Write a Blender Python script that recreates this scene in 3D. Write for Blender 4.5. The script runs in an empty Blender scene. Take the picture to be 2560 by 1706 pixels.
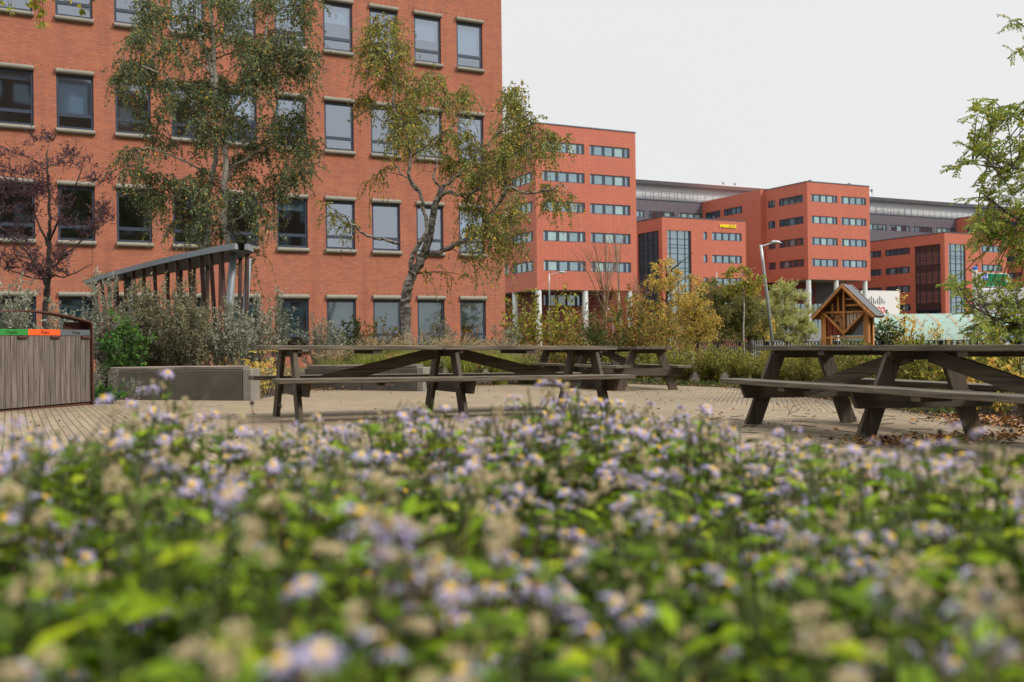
import bpy, bmesh, math, random
import numpy as np
from mathutils import Vector, Matrix

S = bpy.context.scene
COL = S.collection

# ------------------------------------------------------------------ camera, sky, sun, exposure
F, PITCH, ROLL = 2489.0, .002063, .013378      # 35 mm lens on a 36 mm sensor
H = .7811                                       # eye height
cr, sr, cp, sp = math.cos(ROLL), math.sin(ROLL), math.cos(PITCH), math.sin(PITCH)
cam_d = bpy.data.cameras.new('camera')
cam = bpy.data.objects.new('camera', cam_d)
COL.objects.link(cam)
cam_d.lens = 35.0
cam_d.sensor_width = 36.0
cam_d.clip_start = .05
cam_d.clip_end = 3000
_ez = Vector((0, -sp, cp))
_r = Vector((1, 0, 0)) * cr - _ez * sr
_u = Vector((1, 0, 0)) * sr + _ez * cr
_f = Vector((0, cp, sp))
M4 = Matrix((_r, _u, -_f)).transposed().to_4x4()
M4.translation = (0, 0, H)
cam.matrix_world = M4
cam_d.dof.use_dof = True
cam_d.dof.focus_distance = 12.5
cam_d.dof.aperture_fstop = 2.4
cam_d.dof.aperture_blades = 9
S.camera = cam

SUN_EL, SUN_AZ = 42.0, 112.0                    # azimuth measured from +Y towards +X
world = bpy.data.worlds.new('World')
S.world = world
world.use_nodes = True
nt = world.node_tree
nt.nodes.clear()
def wn(t, **k):
    n = nt.nodes.new(t)
    for a, b in k.items():
        setattr(n, a, b)
    return n
out = wn('ShaderNodeOutputWorld'); bg = wn('ShaderNodeBackground')
sky = wn('ShaderNodeTexSky', sky_type='NISHITA', sun_disc=False)
sky.sun_elevation = math.radians(SUN_EL); sky.sun_rotation = math.radians(SUN_AZ)
tc = wn('ShaderNodeTexCoord'); sep = wn('ShaderNodeSeparateXYZ')
nt.links.new(tc.outputs['Generated'], sep.inputs[0])
# overcast cloud deck: even and pale near the horizon, brighter overhead
mr = wn('ShaderNodeMapRange'); mr.inputs[1].default_value = .34; mr.inputs[2].default_value = 1.0
mr.inputs[3].default_value = 6.95; mr.inputs[4].default_value = 19.5
nt.links.new(sep.outputs[2], mr.inputs[0])
no = wn('ShaderNodeTexNoise'); no.inputs['Scale'].default_value = 2.2; no.inputs['Detail'].default_value = 5
nt.links.new(tc.outputs['Generated'], no.inputs['Vector'])
mr2 = wn('ShaderNodeMapRange'); mr2.inputs[3].default_value = .96; mr2.inputs[4].default_value = 1.04
nt.links.new(no.outputs[0], mr2.inputs[0])
mul = wn('ShaderNodeMath', operation='MULTIPLY'); nt.links.new(mr.outputs[0], mul.inputs[0]); nt.links.new(mr2.outputs[0], mul.inputs[1])
comb = wn('ShaderNodeCombineColor')
for i in range(3):
    nt.links.new(mul.outputs[0], comb.inputs[i])
mix = wn('ShaderNodeMix', data_type='RGBA'); mix.inputs[0].default_value = .97
nt.links.new(sky.outputs[0], mix.inputs[6]); nt.links.new(comb.outputs[0], mix.inputs[7])
nt.links.new(mix.outputs[2], bg.inputs['Color']); bg.inputs['Strength'].default_value = .1
nt.links.new(bg.outputs[0], out.inputs[0])

sun_d = bpy.data.lights.new('sun', 'SUN'); sun = bpy.data.objects.new('sun', sun_d); COL.objects.link(sun)
sun_d.energy = 2.7; sun_d.angle = math.radians(11); sun_d.color = (1, .93, .84)
sdir = Vector((math.sin(math.radians(SUN_AZ)) * math.cos(math.radians(SUN_EL)), math.cos(math.radians(SUN_AZ)) * math.cos(math.radians(SUN_EL)), math.sin(math.radians(SUN_EL))))
sun.rotation_euler = sdir.to_track_quat('Z', 'Y').to_euler()
sun.location = (20, -20, 40)
S.view_settings.view_transform = 'Standard'; S.view_settings.look = 'None'
S.view_settings.exposure = 0.28; S.view_settings.gamma = 1
S.render.engine = 'CYCLES'
try:
    S.cycles.use_denoising = True
    S.cycles.max_bounces = 6; S.cycles.diffuse_bounces = 3; S.cycles.glossy_bounces = 3
    S.cycles.transparent_max_bounces = 8; S.cycles.caustics_reflective = False; S.cycles.caustics_refractive = False
except Exception:
    pass

# ------------------------------------------------------------------ geometry helpers
def ray(px, py):
    X = (px - 1280) / F; Z = -(py - 853) / F
    x = X * cr + Z * sr; z = -X * sr + Z * cr
    return np.array([x, cp - z * sp, sp + z * cp])
def at(px, py, Y):
    d = ray(px, py)
    return d / d[1] * Y + np.array([0, 0, H])
def G(x, y):
    return -.014 * min(14, max(-14, x)) - .005 * (min(30, max(0, y)) - 10)
def gp(px, Y):
    d = ray(px, 860)
    x = d[0] / d[1] * Y
    return np.array([x, Y, G(x, Y)])
AZ = math.radians(63.2)
ROT = math.pi / 2 - AZ                          # local X of the office blocks
dR = np.array([math.sin(AZ), math.cos(AZ), 0]); dL = np.array([-math.cos(AZ), math.sin(AZ), 0])

class MB:
    def __init__(s):
        s.v = []; s.f = []; s.m = []; s.mi = 0; s.uvs = None
    def add(s, vs, fs):
        b = len(s.v)
        s.v += [tuple(map(float, q)) for q in vs]
        s.f += [tuple(b + i for i in q) for q in fs]
        s.m += [s.mi] * len(fs)
    def box(s, x0, x1, y0, y1, z0, z1):
        s.add([(x0, y0, z0), (x1, y0, z0), (x1, y1, z0), (x0, y1, z0), (x0, y0, z1), (x1, y0, z1), (x1, y1, z1), (x0, y1, z1)],
              [(3, 2, 1, 0), (4, 5, 6, 7), (0, 1, 5, 4), (1, 2, 6, 5), (2, 3, 7, 6), (3, 0, 4, 7)])
    def prism(s, poly, a, b, ax=0):
        """polygon (p,q) extruded from a to b along axis ax (0 x: poly=(y,z); 1 y: poly=(x,z); 2 z: poly=(x,y))"""
        n = len(poly)
        def P(p, t):
            return (t, p[0], p[1]) if ax == 0 else ((p[0], t, p[1]) if ax == 1 else (p[0], p[1], t))
        vs = [P(p, a) for p in poly] + [P(p, b) for p in poly]
        fs = [tuple(range(n - 1, -1, -1)), tuple(range(n, 2 * n))] + [(i, (i + 1) % n, n + (i + 1) % n, n + i) for i in range(n)]
        s.add(vs, fs)
    def quad(s, a, b, c, d):
        s.add([a, b, c, d], [(0, 1, 2, 3)])
    def beam(s, a, b, w, t, up=(0, 0, 1)):
        a = np.array(a, float); b = np.array(b, float); d = (b - a) / np.linalg.norm(b - a)
        sd = np.cross(d, up); sd /= np.linalg.norm(sd); u = np.cross(sd, d)
        vs = [q + sd * i * w / 2 + u * j * t / 2 for q in (a, b) for i, j in ((-1, -1), (1, -1), (1, 1), (-1, 1))]
        s.add(vs, [(3, 2, 1, 0), (4, 5, 6, 7), (0, 1, 5, 4), (1, 2, 6, 5), (2, 3, 7, 6), (3, 0, 4, 7)])
    def tube(s, pts, rad, n=6, cap=True):
        pts = [np.array(p, float) for p in pts]
        if len(pts) < 2: return
        if not hasattr(rad, '__len__'): rad = [rad] * len(pts)
        t0 = pts[1] - pts[0]; ref = np.array([0, 0, 1.]) if abs(t0[2]) < .9 * np.linalg.norm(t0) else np.array([1., 0, 0])
        vs = []; fs = []
        for i, p in enumerate(pts):
            t = pts[min(i + 1, len(pts) - 1)] - pts[max(i - 1, 0)]
            t = t / (np.linalg.norm(t) + 1e-12)
            a = np.cross(t, ref); la = np.linalg.norm(a)
            if la < 1e-6: a = np.cross(t, [0, 1., 0]); la = np.linalg.norm(a)
            a /= la; b = np.cross(t, a); ref = -np.cross(t, a) if False else ref
            for k in range(n):
                an = 2 * math.pi * k / n
                vs.append(p + (a * math.cos(an) + b * math.sin(an)) * rad[i])
        for i in range(len(pts) - 1):
            for k in range(n):
                k2 = (k + 1) % n
                fs.append((i * n + k, i * n + k2, (i + 1) * n + k2, (i + 1) * n + k))
        if cap and n > 2:
            fs.append(tuple(range(n - 1, -1, -1))); fs.append(tuple((len(pts) - 1) * n + k for k in range(n)))
        s.add(vs, fs)
    def lathe(s, prof, n=10, c=(0, 0, 0)):
        vs = []; fs = []
        for r, z in prof:
            for k in range(n):
                a = 2 * math.pi * k / n
                vs.append((c[0] + r * math.cos(a), c[1] + r * math.sin(a), c[2] + z))
        for i in range(len(prof) - 1):
            for k in range(n):
                k2 = (k + 1) % n
                fs.append((i * n + k, i * n + k2, (i + 1) * n + k2, (i + 1) * n + k))
        fs.append(tuple(range(n - 1, -1, -1))); fs.append(tuple((len(prof) - 1) * n + k for k in range(n)))
        s.add(vs, fs)
    def wall(s, a0, a1, z0, z1, holes, depth, mp):
        """wall sheet with rectangular openings and their reveals; mp(a, d, z) -> xyz, d = depth inward"""
        A = sorted({a0, a1} | {h[i] for h in holes for i in (0, 1)}); Z = sorted({z0, z1} | {h[i] for h in holes for i in (2, 3)})
        A = [a for a in A if a0 <= a <= a1]; Z = [z for z in Z if z0 <= z <= z1]
        for i in range(len(A) - 1):
            for j in range(len(Z) - 1):
                ca = (A[i] + A[i + 1]) / 2; cz = (Z[j] + Z[j + 1]) / 2
                if any(h[0] < ca < h[1] and h[2] < cz < h[3] for h in holes): continue
                s.quad(mp(A[i], 0, Z[j]), mp(A[i + 1], 0, Z[j]), mp(A[i + 1], 0, Z[j + 1]), mp(A[i], 0, Z[j + 1]))
        for h in holes:
            a, b, c, d = h[:4]
            for p, q in (((a, c), (b, c)), ((b, c), (b, d)), ((b, d), (a, d)), ((a, d), (a, c))):
                s.quad(mp(p[0], 0, p[1]), mp(q[0], 0, q[1]), mp(q[0], depth, q[1]), mp(p[0], depth, p[1]))
    def build(s, name, mats, parent=None, smooth=False, bevel=0, loc=None, rot=None):
        me = bpy.data.meshes.new(name)
        me.from_pydata(s.v, [], s.f)
        if not isinstance(mats, (list, tuple)): mats = [mats]
        for m in mats: me.materials.append(m)
        if len(mats) > 1: me.polygons.foreach_set('material_index', s.m)
        bm = bmesh.new(); bm.from_mesh(me); bmesh.ops.recalc_face_normals(bm, faces=bm.faces)
        bm.to_mesh(me); bm.free()
        if smooth: me.polygons.foreach_set('use_smooth', [True] * len(me.polygons))
        me.update()
        return link(name, me, parent, bevel, loc, rot)

def link(name, me, parent=None, bevel=0, loc=None, rot=None):
    o = bpy.data.objects.new(name, me); COL.objects.link(o)
    if parent is not None: o.parent = parent; KIDS.setdefault(parent.name, []).append(o)
    if loc is not None: o.location = loc
    if rot is not None: o.rotation_euler = rot
    if bevel:
        b = o.modifiers.new('bevel', 'BEVEL'); b.width = bevel; b.segments = 2; b.limit_method = 'ANGLE'; b.angle_limit = math.radians(50)
    return o
def tag(o, label=None, cat=None, group=None, kind=None):
    if label: o['label'] = label
    if cat: o['category'] = cat
    if group: o['group'] = group
    if kind: o['kind'] = kind
    return o
def empty(name, loc, rz=0, label=None, cat=None, group=None):
    o = bpy.data.objects.new(name, None); COL.objects.link(o)
    o.location = [float(c) for c in loc]; o.rotation_euler = (0, 0, rz); o.empty_display_size = .1
    return tag(o, label, cat, group)
KIDS = {}
def copy_tree(o, parent=None):
    c = o.copy(); COL.objects.link(c)
    if parent is not None: c.parent = parent; KIDS.setdefault(parent.name, []).append(c)
    for ch in KIDS.get(o.name, []):
        copy_tree(ch, c)
    return c

def leaf_mesh(name, P, D, N, L, W, mat, parent=None, fold=.12, loc=None, kind=None):
    """one mesh of small leaf blades: base, two sides, tip"""
    P = np.asarray(P, float); D = np.asarray(D, float); N = np.asarray(N, float); n = len(P)
    D /= np.linalg.norm(D, axis=1, keepdims=True) + 1e-9
    Sd = np.cross(D, N); Sd /= np.linalg.norm(Sd, axis=1, keepdims=True) + 1e-9
    Nn = np.cross(Sd, D)
    L = np.broadcast_to(np.asarray(L, float), (n,))[:, None]; W = np.broadcast_to(np.asarray(W, float), (n,))[:, None]
    V = np.empty((n, 4, 3))
    V[:, 0] = P; V[:, 1] = P + D * L * .45 + Sd * W * .5 + Nn * W * fold; V[:, 2] = P + D * L - Nn * L * .08
    V[:, 3] = P + D * L * .45 - Sd * W * .5 + Nn * W * fold
    me = bpy.data.meshes.new(name)
    me.vertices.add(4 * n); me.vertices.foreach_set('co', V.reshape(-1))
    me.loops.add(4 * n); me.loops.foreach_set('vertex_index', np.arange(4 * n, dtype=np.int32))
    me.polygons.add(n); me.polygons.foreach_set('loop_start', np.arange(0, 4 * n, 4, dtype=np.int32)); me.polygons.foreach_set('loop_total', np.full(n, 4, dtype=np.int32))
    me.materials.append(mat)
    me.update(calc_edges=True); me.validate()
    return link(name, me, parent, loc=loc)
def text(body, size, mat, parent, loc, off=0.0, ext=.001, space=1.0, name='lettering'):
    cu = bpy.data.curves.new(name, 'FONT'); cu.body = body; cu.size = size; cu.extrude = ext; cu.offset = off; cu.space_character = space
    cu.align_x = 'CENTER'; cu.align_y = 'CENTER'
    tmp = bpy.data.objects.new('tmp', cu); COL.objects.link(tmp)
    bpy.context.view_layer.update()
    me = bpy.data.meshes.new_from_object(tmp.evaluated_get(bpy.context.evaluated_depsgraph_get()))
    bpy.data.objects.remove(tmp); bpy.data.curves.remove(cu)
    me.materials.clear(); me.materials.append(mat)
    return link(name, me, parent, loc=loc, rot=(math.pi / 2, 0, 0))
def unit(v):
    v = np.asarray(v, float); return v / (np.linalg.norm(v) + 1e-12)

# ------------------------------------------------------------------ materials
def new_mat(name):
    m = bpy.data.materials.new(name); m.use_nodes = True
    n = m.node_tree; b = n.nodes['Principled BSDF']
    return m, n, b
def N(n, t, ins=None, **k):
    q = n.nodes.new(t)
    for a, b in k.items(): setattr(q, a, b)
    for a, b in (ins or {}).items(): q.inputs[a].default_value = b
    return q
def rgba(c): return (c[0], c[1], c[2], 1)
def ramp(n, fac, stops, interp='LINEAR'):
    r = n.nodes.new('ShaderNodeValToRGB'); e = r.color_ramp.elements; r.color_ramp.interpolation = interp
    while len(e) < len(stops): e.new(.5)
    for q, (p, c) in zip(e, stops): q.position = p; q.color = rgba(c)
    n.links.new(fac, r.inputs[0]); return r.outputs[0]
def mixc(n, fac, a, b, mode='MIX'):
    m = N(n, 'ShaderNodeMix', data_type='RGBA', blend_type=mode)
    for sock, v in ((m.inputs[0], fac), (m.inputs[6], a), (m.inputs[7], b)):
        if isinstance(v, (int, float)): sock.default_value = v
        elif isinstance(v, tuple): sock.default_value = rgba(v)
        else: n.links.new(v, sock)
    return m.outputs[2]
def noise(n, scale, vec=None, detail=4, rough=.55):
    q = N(n, 'ShaderNodeTexNoise', {'Scale': scale, 'Detail': detail, 'Roughness': rough})
    if vec is not None: n.links.new(vec, q.inputs['Vector'])
    return q.outputs[0]
def objco(n): return N(n, 'ShaderNodeTexCoord').outputs['Object']
def bump(n, b, h, st, dist=.01):
    q = N(n, 'ShaderNodeBump', {'Strength': st, 'Distance': dist}); n.links.new(h, q.inputs['Height']); n.links.new(q.outputs[0], b.inputs['Normal'])
def plain(name, c, rough=.6, metal=0, var=.12, scale=6, bmp=0):
    m, n, b = new_mat(name)
    f = noise(n, scale, objco(n))
    col = mixc(n, f, tuple(x * (1 - var) for x in c), tuple(min(1, x * (1 + var)) for x in c))
    n.links.new(col, b.inputs['Base Color']); b.inputs['Roughness'].default_value = rough; b.inputs['Metallic'].default_value = metal
    if bmp: bump(n, b, noise(n, scale * 8, objco(n)), bmp)
    return m
def leafm(name, cols, trans=.3, rough=.55):
    m, n, b = new_mat(name)
    g = N(n, 'ShaderNodeNewGeometry')
    k = len(cols)
    q_ = 2.2 if 'birch' in name else 1.15 if 'dead' in name else (1.75 if max(max(c) for c in cols) < .4 else (1.45 if 'yellow' in name else 1.2))
    cols = [tuple(min(.85, x * q_) for x in c) for c in cols]
    col = ramp(n, g.outputs['Random Per Island'], [(i / k, c) for i, c in enumerate(cols)], 'CONSTANT')
    # a little drift of tone through the plant
    f = noise(n, 1.6, N(n, 'ShaderNodeTexCoord').outputs['Object'], 2)
    col = mixc(n, f, mixc(n, .18, col, (0, 0, 0)), col)
    n.links.new(col, b.inputs['Base Color']); b.inputs['Roughness'].default_value = rough; b.inputs['Specular IOR Level'].default_value = .12
    t = N(n, 'ShaderNodeBsdfTranslucent'); n.links.new(col, t.inputs[0])
    mx = N(n, 'ShaderNodeMixShader', {0: trans}); o = n.nodes['Material Output']
    n.links.new(b.outputs[0], mx.inputs[1]); n.links.new(t.outputs[0], mx.inputs[2]); n.links.new(mx.outputs[0], o.inputs[0])
    return m
def weathered_wood(name, base, dark, axis='x', knots=True, scale=1.0):
    """grey-brown plank wood, grain stretched along one local axis"""
    m, n, b = new_mat(name)
    co = objco(n); mp = N(n, 'ShaderNodeMapping')
    sc = {'x': (.7, 15, 15), 'y': (15, .7, 15), 'z': (15, 15, .7)}[axis]
    mp.inputs['Scale'].default_value = tuple(q * scale for q in sc); n.links.new(co, mp.inputs[0])
    g = noise(n, 3, mp.outputs[0], 6, .65)
    big = noise(n, 1.7, co, 3)
    col = ramp(n, g, [(.36, dark), (.5, base), (.66, tuple(min(1, c * 1.6) for c in base))])
    oi = N(n, 'ShaderNodeObjectInfo').outputs['Random']
    col = mixc(n, mixval(n, oi, .0, .45), col, dark)
    col = mixc(n, mixval(n, big, 0, .5), col, tuple(c * .55 for c in dark))
    if knots:
        v = N(n, 'ShaderNodeTexVoronoi', {'Scale': 2.6}); n.links.new(co, v.inputs[0])
        kf = N(n, 'ShaderNodeMath', operation='LESS_THAN'); n.links.new(v.outputs['Distance'], kf.inputs[0]); kf.inputs[1].default_value = .05
        col = mixc(n, kf.outputs[0], col, tuple(c * .35 for c in dark))
    n.links.new(col, b.inputs['Base Color']); b.inputs['Roughness'].default_value = .8
    bump(n, b, g, .35, .004)
    return m
def mixval(n, fac, a, b):
    q = N(n, 'ShaderNodeMapRange', {3: a, 4: b}); n.links.new(fac, q.inputs[0]); return q.outputs[0]

def brick_wall_mat():
    m, n, b = new_mat('orange_red_brick')
    co = objco(n); sp_ = N(n, 'ShaderNodeSeparateXYZ'); n.links.new(co, sp_.inputs[0])
    ad = N(n, 'ShaderNodeMath', operation='ADD'); n.links.new(sp_.outputs[0], ad.inputs[0]); n.links.new(sp_.outputs[1], ad.inputs[1])
    cb = N(n, 'ShaderNodeCombineXYZ'); n.links.new(ad.outputs[0], cb.inputs[0]); n.links.new(sp_.outputs[2], cb.inputs[1])
    br = N(n, 'ShaderNodeTexBrick', {'Scale': 1, 'Mortar Size': .0125, 'Mortar Smooth': .1, 'Bias': 0, 'Brick Width': .22, 'Row Height': .068})
    br.offset = .5; n.links.new(cb.outputs[0], br.inputs['Vector'])
    br.inputs['Color1'].default_value = rgba((.545, .178, .078)); br.inputs['Color2'].default_value = rgba((.40, .12, .058)); br.inputs['Mortar'].default_value = rgba((.19, .155, .145))
    f = noise(n, .35, co, 5); f2 = noise(n, 1.4, co, 6)
    col = mixc(n, mixval(n, f, 0, .45), br.outputs[0], (.33, .085, .045))
    col = mixc(n, mixval(n, f2, -.25, .35), col, (.62, .21, .10))
    stm = N(n, 'ShaderNodeMapping'); stm.inputs['Scale'].default_value = (2.2, 2.2, .16); n.links.new(co, stm.inputs[0])
    sf = ramp(n, noise(n, 1.0, stm.outputs[0], 5, .6), [(.50, (0, 0, 0)), (.72, (1, 1, 1))])
    col = mixc(n, mixval(n, sf, 0, .38), col, (.20, .075, .05))
    n.links.new(col, b.inputs['Base Color']); b.inputs['Roughness'].default_value = .9; b.inputs['Specular IOR Level'].default_value = .15
    inv = N(n, 'ShaderNodeMath', operation='SUBTRACT'); inv.inputs[0].default_value = 1; n.links.new(br.outputs['Fac'], inv.inputs[1])
    bump(n, b, inv.outputs[0], .4, .006)
    return m
def tile_mat(name, c, w=.30, h=.165):
    m, n, b = new_mat(name)
    co = objco(n); sp_ = N(n, 'ShaderNodeSeparateXYZ'); n.links.new(co, sp_.inputs[0])
    ad = N(n, 'ShaderNodeMath', operation='ADD'); n.links.new(sp_.outputs[0], ad.inputs[0]); n.links.new(sp_.outputs[1], ad.inputs[1])
    cb = N(n, 'ShaderNodeCombineXYZ'); n.links.new(ad.outputs[0], cb.inputs[0]); n.links.new(sp_.outputs[2], cb.inputs[1])
    br = N(n, 'ShaderNodeTexBrick', {'Scale': 1, 'Mortar Size': .012, 'Mortar Smooth': .2, 'Brick Width': w * 2, 'Row Height': h * 2})
    br.offset = 0; n.links.new(cb.outputs[0], br.inputs['Vector'])
    br.inputs['Color1'].default_value = rgba(c); br.inputs['Color2'].default_value = rgba(tuple(x * .9 for x in c)); br.inputs['Mortar'].default_value = rgba(tuple(x * .42 for x in c))
    f = noise(n, .12, co, 4)
    col = mixc(n, mixval(n, f, 0, .3), br.outputs[0], tuple(x * .72 for x in c))
    stm = N(n, 'ShaderNodeMapping'); stm.inputs['Scale'].default_value = (.9, .9, .07); n.links.new(co, stm.inputs[0])
    col = mixc(n, mixval(n, noise(n, 1.0, stm.outputs[0], 5, .65), -.2, .4), col, tuple(x * .6 for x in c))
    n.links.new(col, b.inputs['Base Color']); b.inputs['Roughness'].default_value = .55; b.inputs['Specular IOR Level'].default_value = .25
    return m
def glass_mat(name, body, refl=.4, tint=(.85, .95, 1), rough=.03, clear=False):
    m, n, b = new_mat(name); n.nodes.remove(b)
    if clear: d = N(n, 'ShaderNodeBsdfTransparent', {0: rgba(body)})
    else:
        d = N(n, 'ShaderNodeBsdfDiffuse')
        f = noise(n, .9, objco(n), 2)
        n.links.new(mixc(n, f, tuple(x * .75 for x in body), tuple(x * 1.25 for x in body)), d.inputs[0])
    g = N(n, 'ShaderNodeBsdfGlossy', {0: rgba(tint), 'Roughness': rough})
    bp = N(n, 'ShaderNodeBump', {'Strength': .05, 'Distance': .05}); n.links.new(noise(n, .8, objco(n), 1), bp.inputs['Height']); n.links.new(bp.outputs[0], g.inputs['Normal'])
    mx = N(n, 'ShaderNodeMixShader', {0: refl}); n.links.new(d.outputs[0], mx.inputs[1]); n.links.new(g.outputs[0], mx.inputs[2])
    n.links.new(mx.outputs[0], n.nodes['Material Output'].inputs[0])
    return m
def blind_mat():
    m, n, b = new_mat('pale_slat_blind')
    w = N(n, 'ShaderNodeTexWave', {'Scale': 6.5, 'Distortion': 0}, bands_direction='Z'); n.links.new(objco(n), w.inputs[0])
    n.links.new(mixc(n, w.outputs[1], (.33, .38, .44), (.56, .63, .72)), b.inputs['Base Color']); b.inputs['Roughness'].default_value = .6
    return m
def paving_mat():
    m, n, b = new_mat('buff_clinker_paving')
    co = objco(n)
    def brick(az):
        mp = N(n, 'ShaderNodeMapping'); mp.inputs['Rotation'].default_value = (0, 0, -(math.pi / 2 - math.radians(az))); n.links.new(co, mp.inputs[0])
        wob = N(n, 'ShaderNodeTexNoise', {'Scale': 1.3, 'Detail': 2}); n.links.new(co, wob.inputs['Vector'])
        va = N(n, 'ShaderNodeVectorMath', operation='MULTIPLY_ADD'); va.inputs[1].default_value = (.03, .03, 0); n.links.new(wob.outputs['Color'], va.inputs[0]); n.links.new(mp.outputs[0], va.inputs[2])
        br = N(n, 'ShaderNodeTexBrick', {'Scale': 1, 'Mortar Size': .007, 'Mortar Smooth': .2, 'Brick Width': .205, 'Row Height': .066, 'Bias': -.1})
        br.offset = .5; n.links.new(va.outputs[0], br.inputs['Vector'])
        br.inputs['Color1'].default_value = rgba((.30, .228, .14)); br.inputs['Color2'].default_value = rgba((.175, .132, .085)); br.inputs['Mortar'].default_value = rgba((.040, .034, .024))
        return br
    A, B, C_ = brick(-26.8), brick(63.2), brick(14)
    sx = N(n, 'ShaderNodeSeparateXYZ'); n.links.new(co, sx.inputs[0])
    def gt(v, sock):
        q = N(n, 'ShaderNodeMath', operation='GREATER_THAN'); n.links.new(sock, q.inputs[0]); q.inputs[1].default_value = v; return q.outputs[0]
    # panel borders follow the building lines
    rot = N(n, 'ShaderNodeMapping'); rot.inputs['Rotation'].default_value = (0, 0, -ROT); n.links.new(co, rot.inputs[0])
    rs = N(n, 'ShaderNodeSeparateXYZ'); n.links.new(rot.outputs[0], rs.inputs[0])
    f1 = gt(1.6, rs.outputs[0]); f2 = gt(8.3, rs.outputs[0])
    def pick(k): return mixc(n, f2, mixc(n, f1, A.outputs[k], B.outputs[k]), C_.outputs[k])
    col = pick(0)
    f = noise(n, .55, co, 5); f3 = noise(n, 7, co, 5)
    col = mixc(n, mixval(n, f, -.3, .85), col, (.11, .085, .055))
    col = mixc(n, mixval(n, f3, -.2, .45), col, (.37, .28, .17))
    gm = ramp(n, noise(n, 1.1, co, 6), [(.56, (0, 0, 0)), (.7, (1, 1, 1))])
    gr = mixc(n, 1.0, gm, pick(1), 'MULTIPLY')
    col = mixc(n, gr, col, (.10, .16, .03))
    n.links.new(col, b.inputs['Base Color']); b.inputs['Roughness'].default_value = .9
    inv = N(n, 'ShaderNodeMath', operation='SUBTRACT'); inv.inputs[0].default_value = 1; n.links.new(pick(1), inv.inputs[1])
    bump(n, b, inv.outputs[0], .5, .006)
    return m
def soil_mat(name, a, c, sc=9):
    m, n, b = new_mat(name); co = objco(n)
    f = noise(n, sc, co, 8, .7)
    n.links.new(ramp(n, f, [(.3, a), (.55, c), (.75, tuple(x * 1.7 for x in c))]), b.inputs['Base Color']); b.inputs['Roughness'].default_value = .95
    bump(n, b, f, .8, .03)
    return m
def bark_mat(name, pale, dark, amount=.5, sc=5):
    m, n, b = new_mat(name); co = objco(n)
    mp = N(n, 'ShaderNodeMapping'); mp.inputs['Scale'].default_value = (1, 1, 2.6); n.links.new(co, mp.inputs[0])
    f = noise(n, sc, mp.outputs[0], 7, .7); f2 = noise(n, sc * 6, co, 4)
    col = ramp(n, f, [(amount - .08, dark), (amount + .08, pale)])
    col = mixc(n, mixval(n, f2, 0, .35), col, dark)
    n.links.new(col, b.inputs['Base Color']); b.inputs['Roughness'].default_value = .85
    bump(n, b, f2, .5, .01)
    return m

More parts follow.
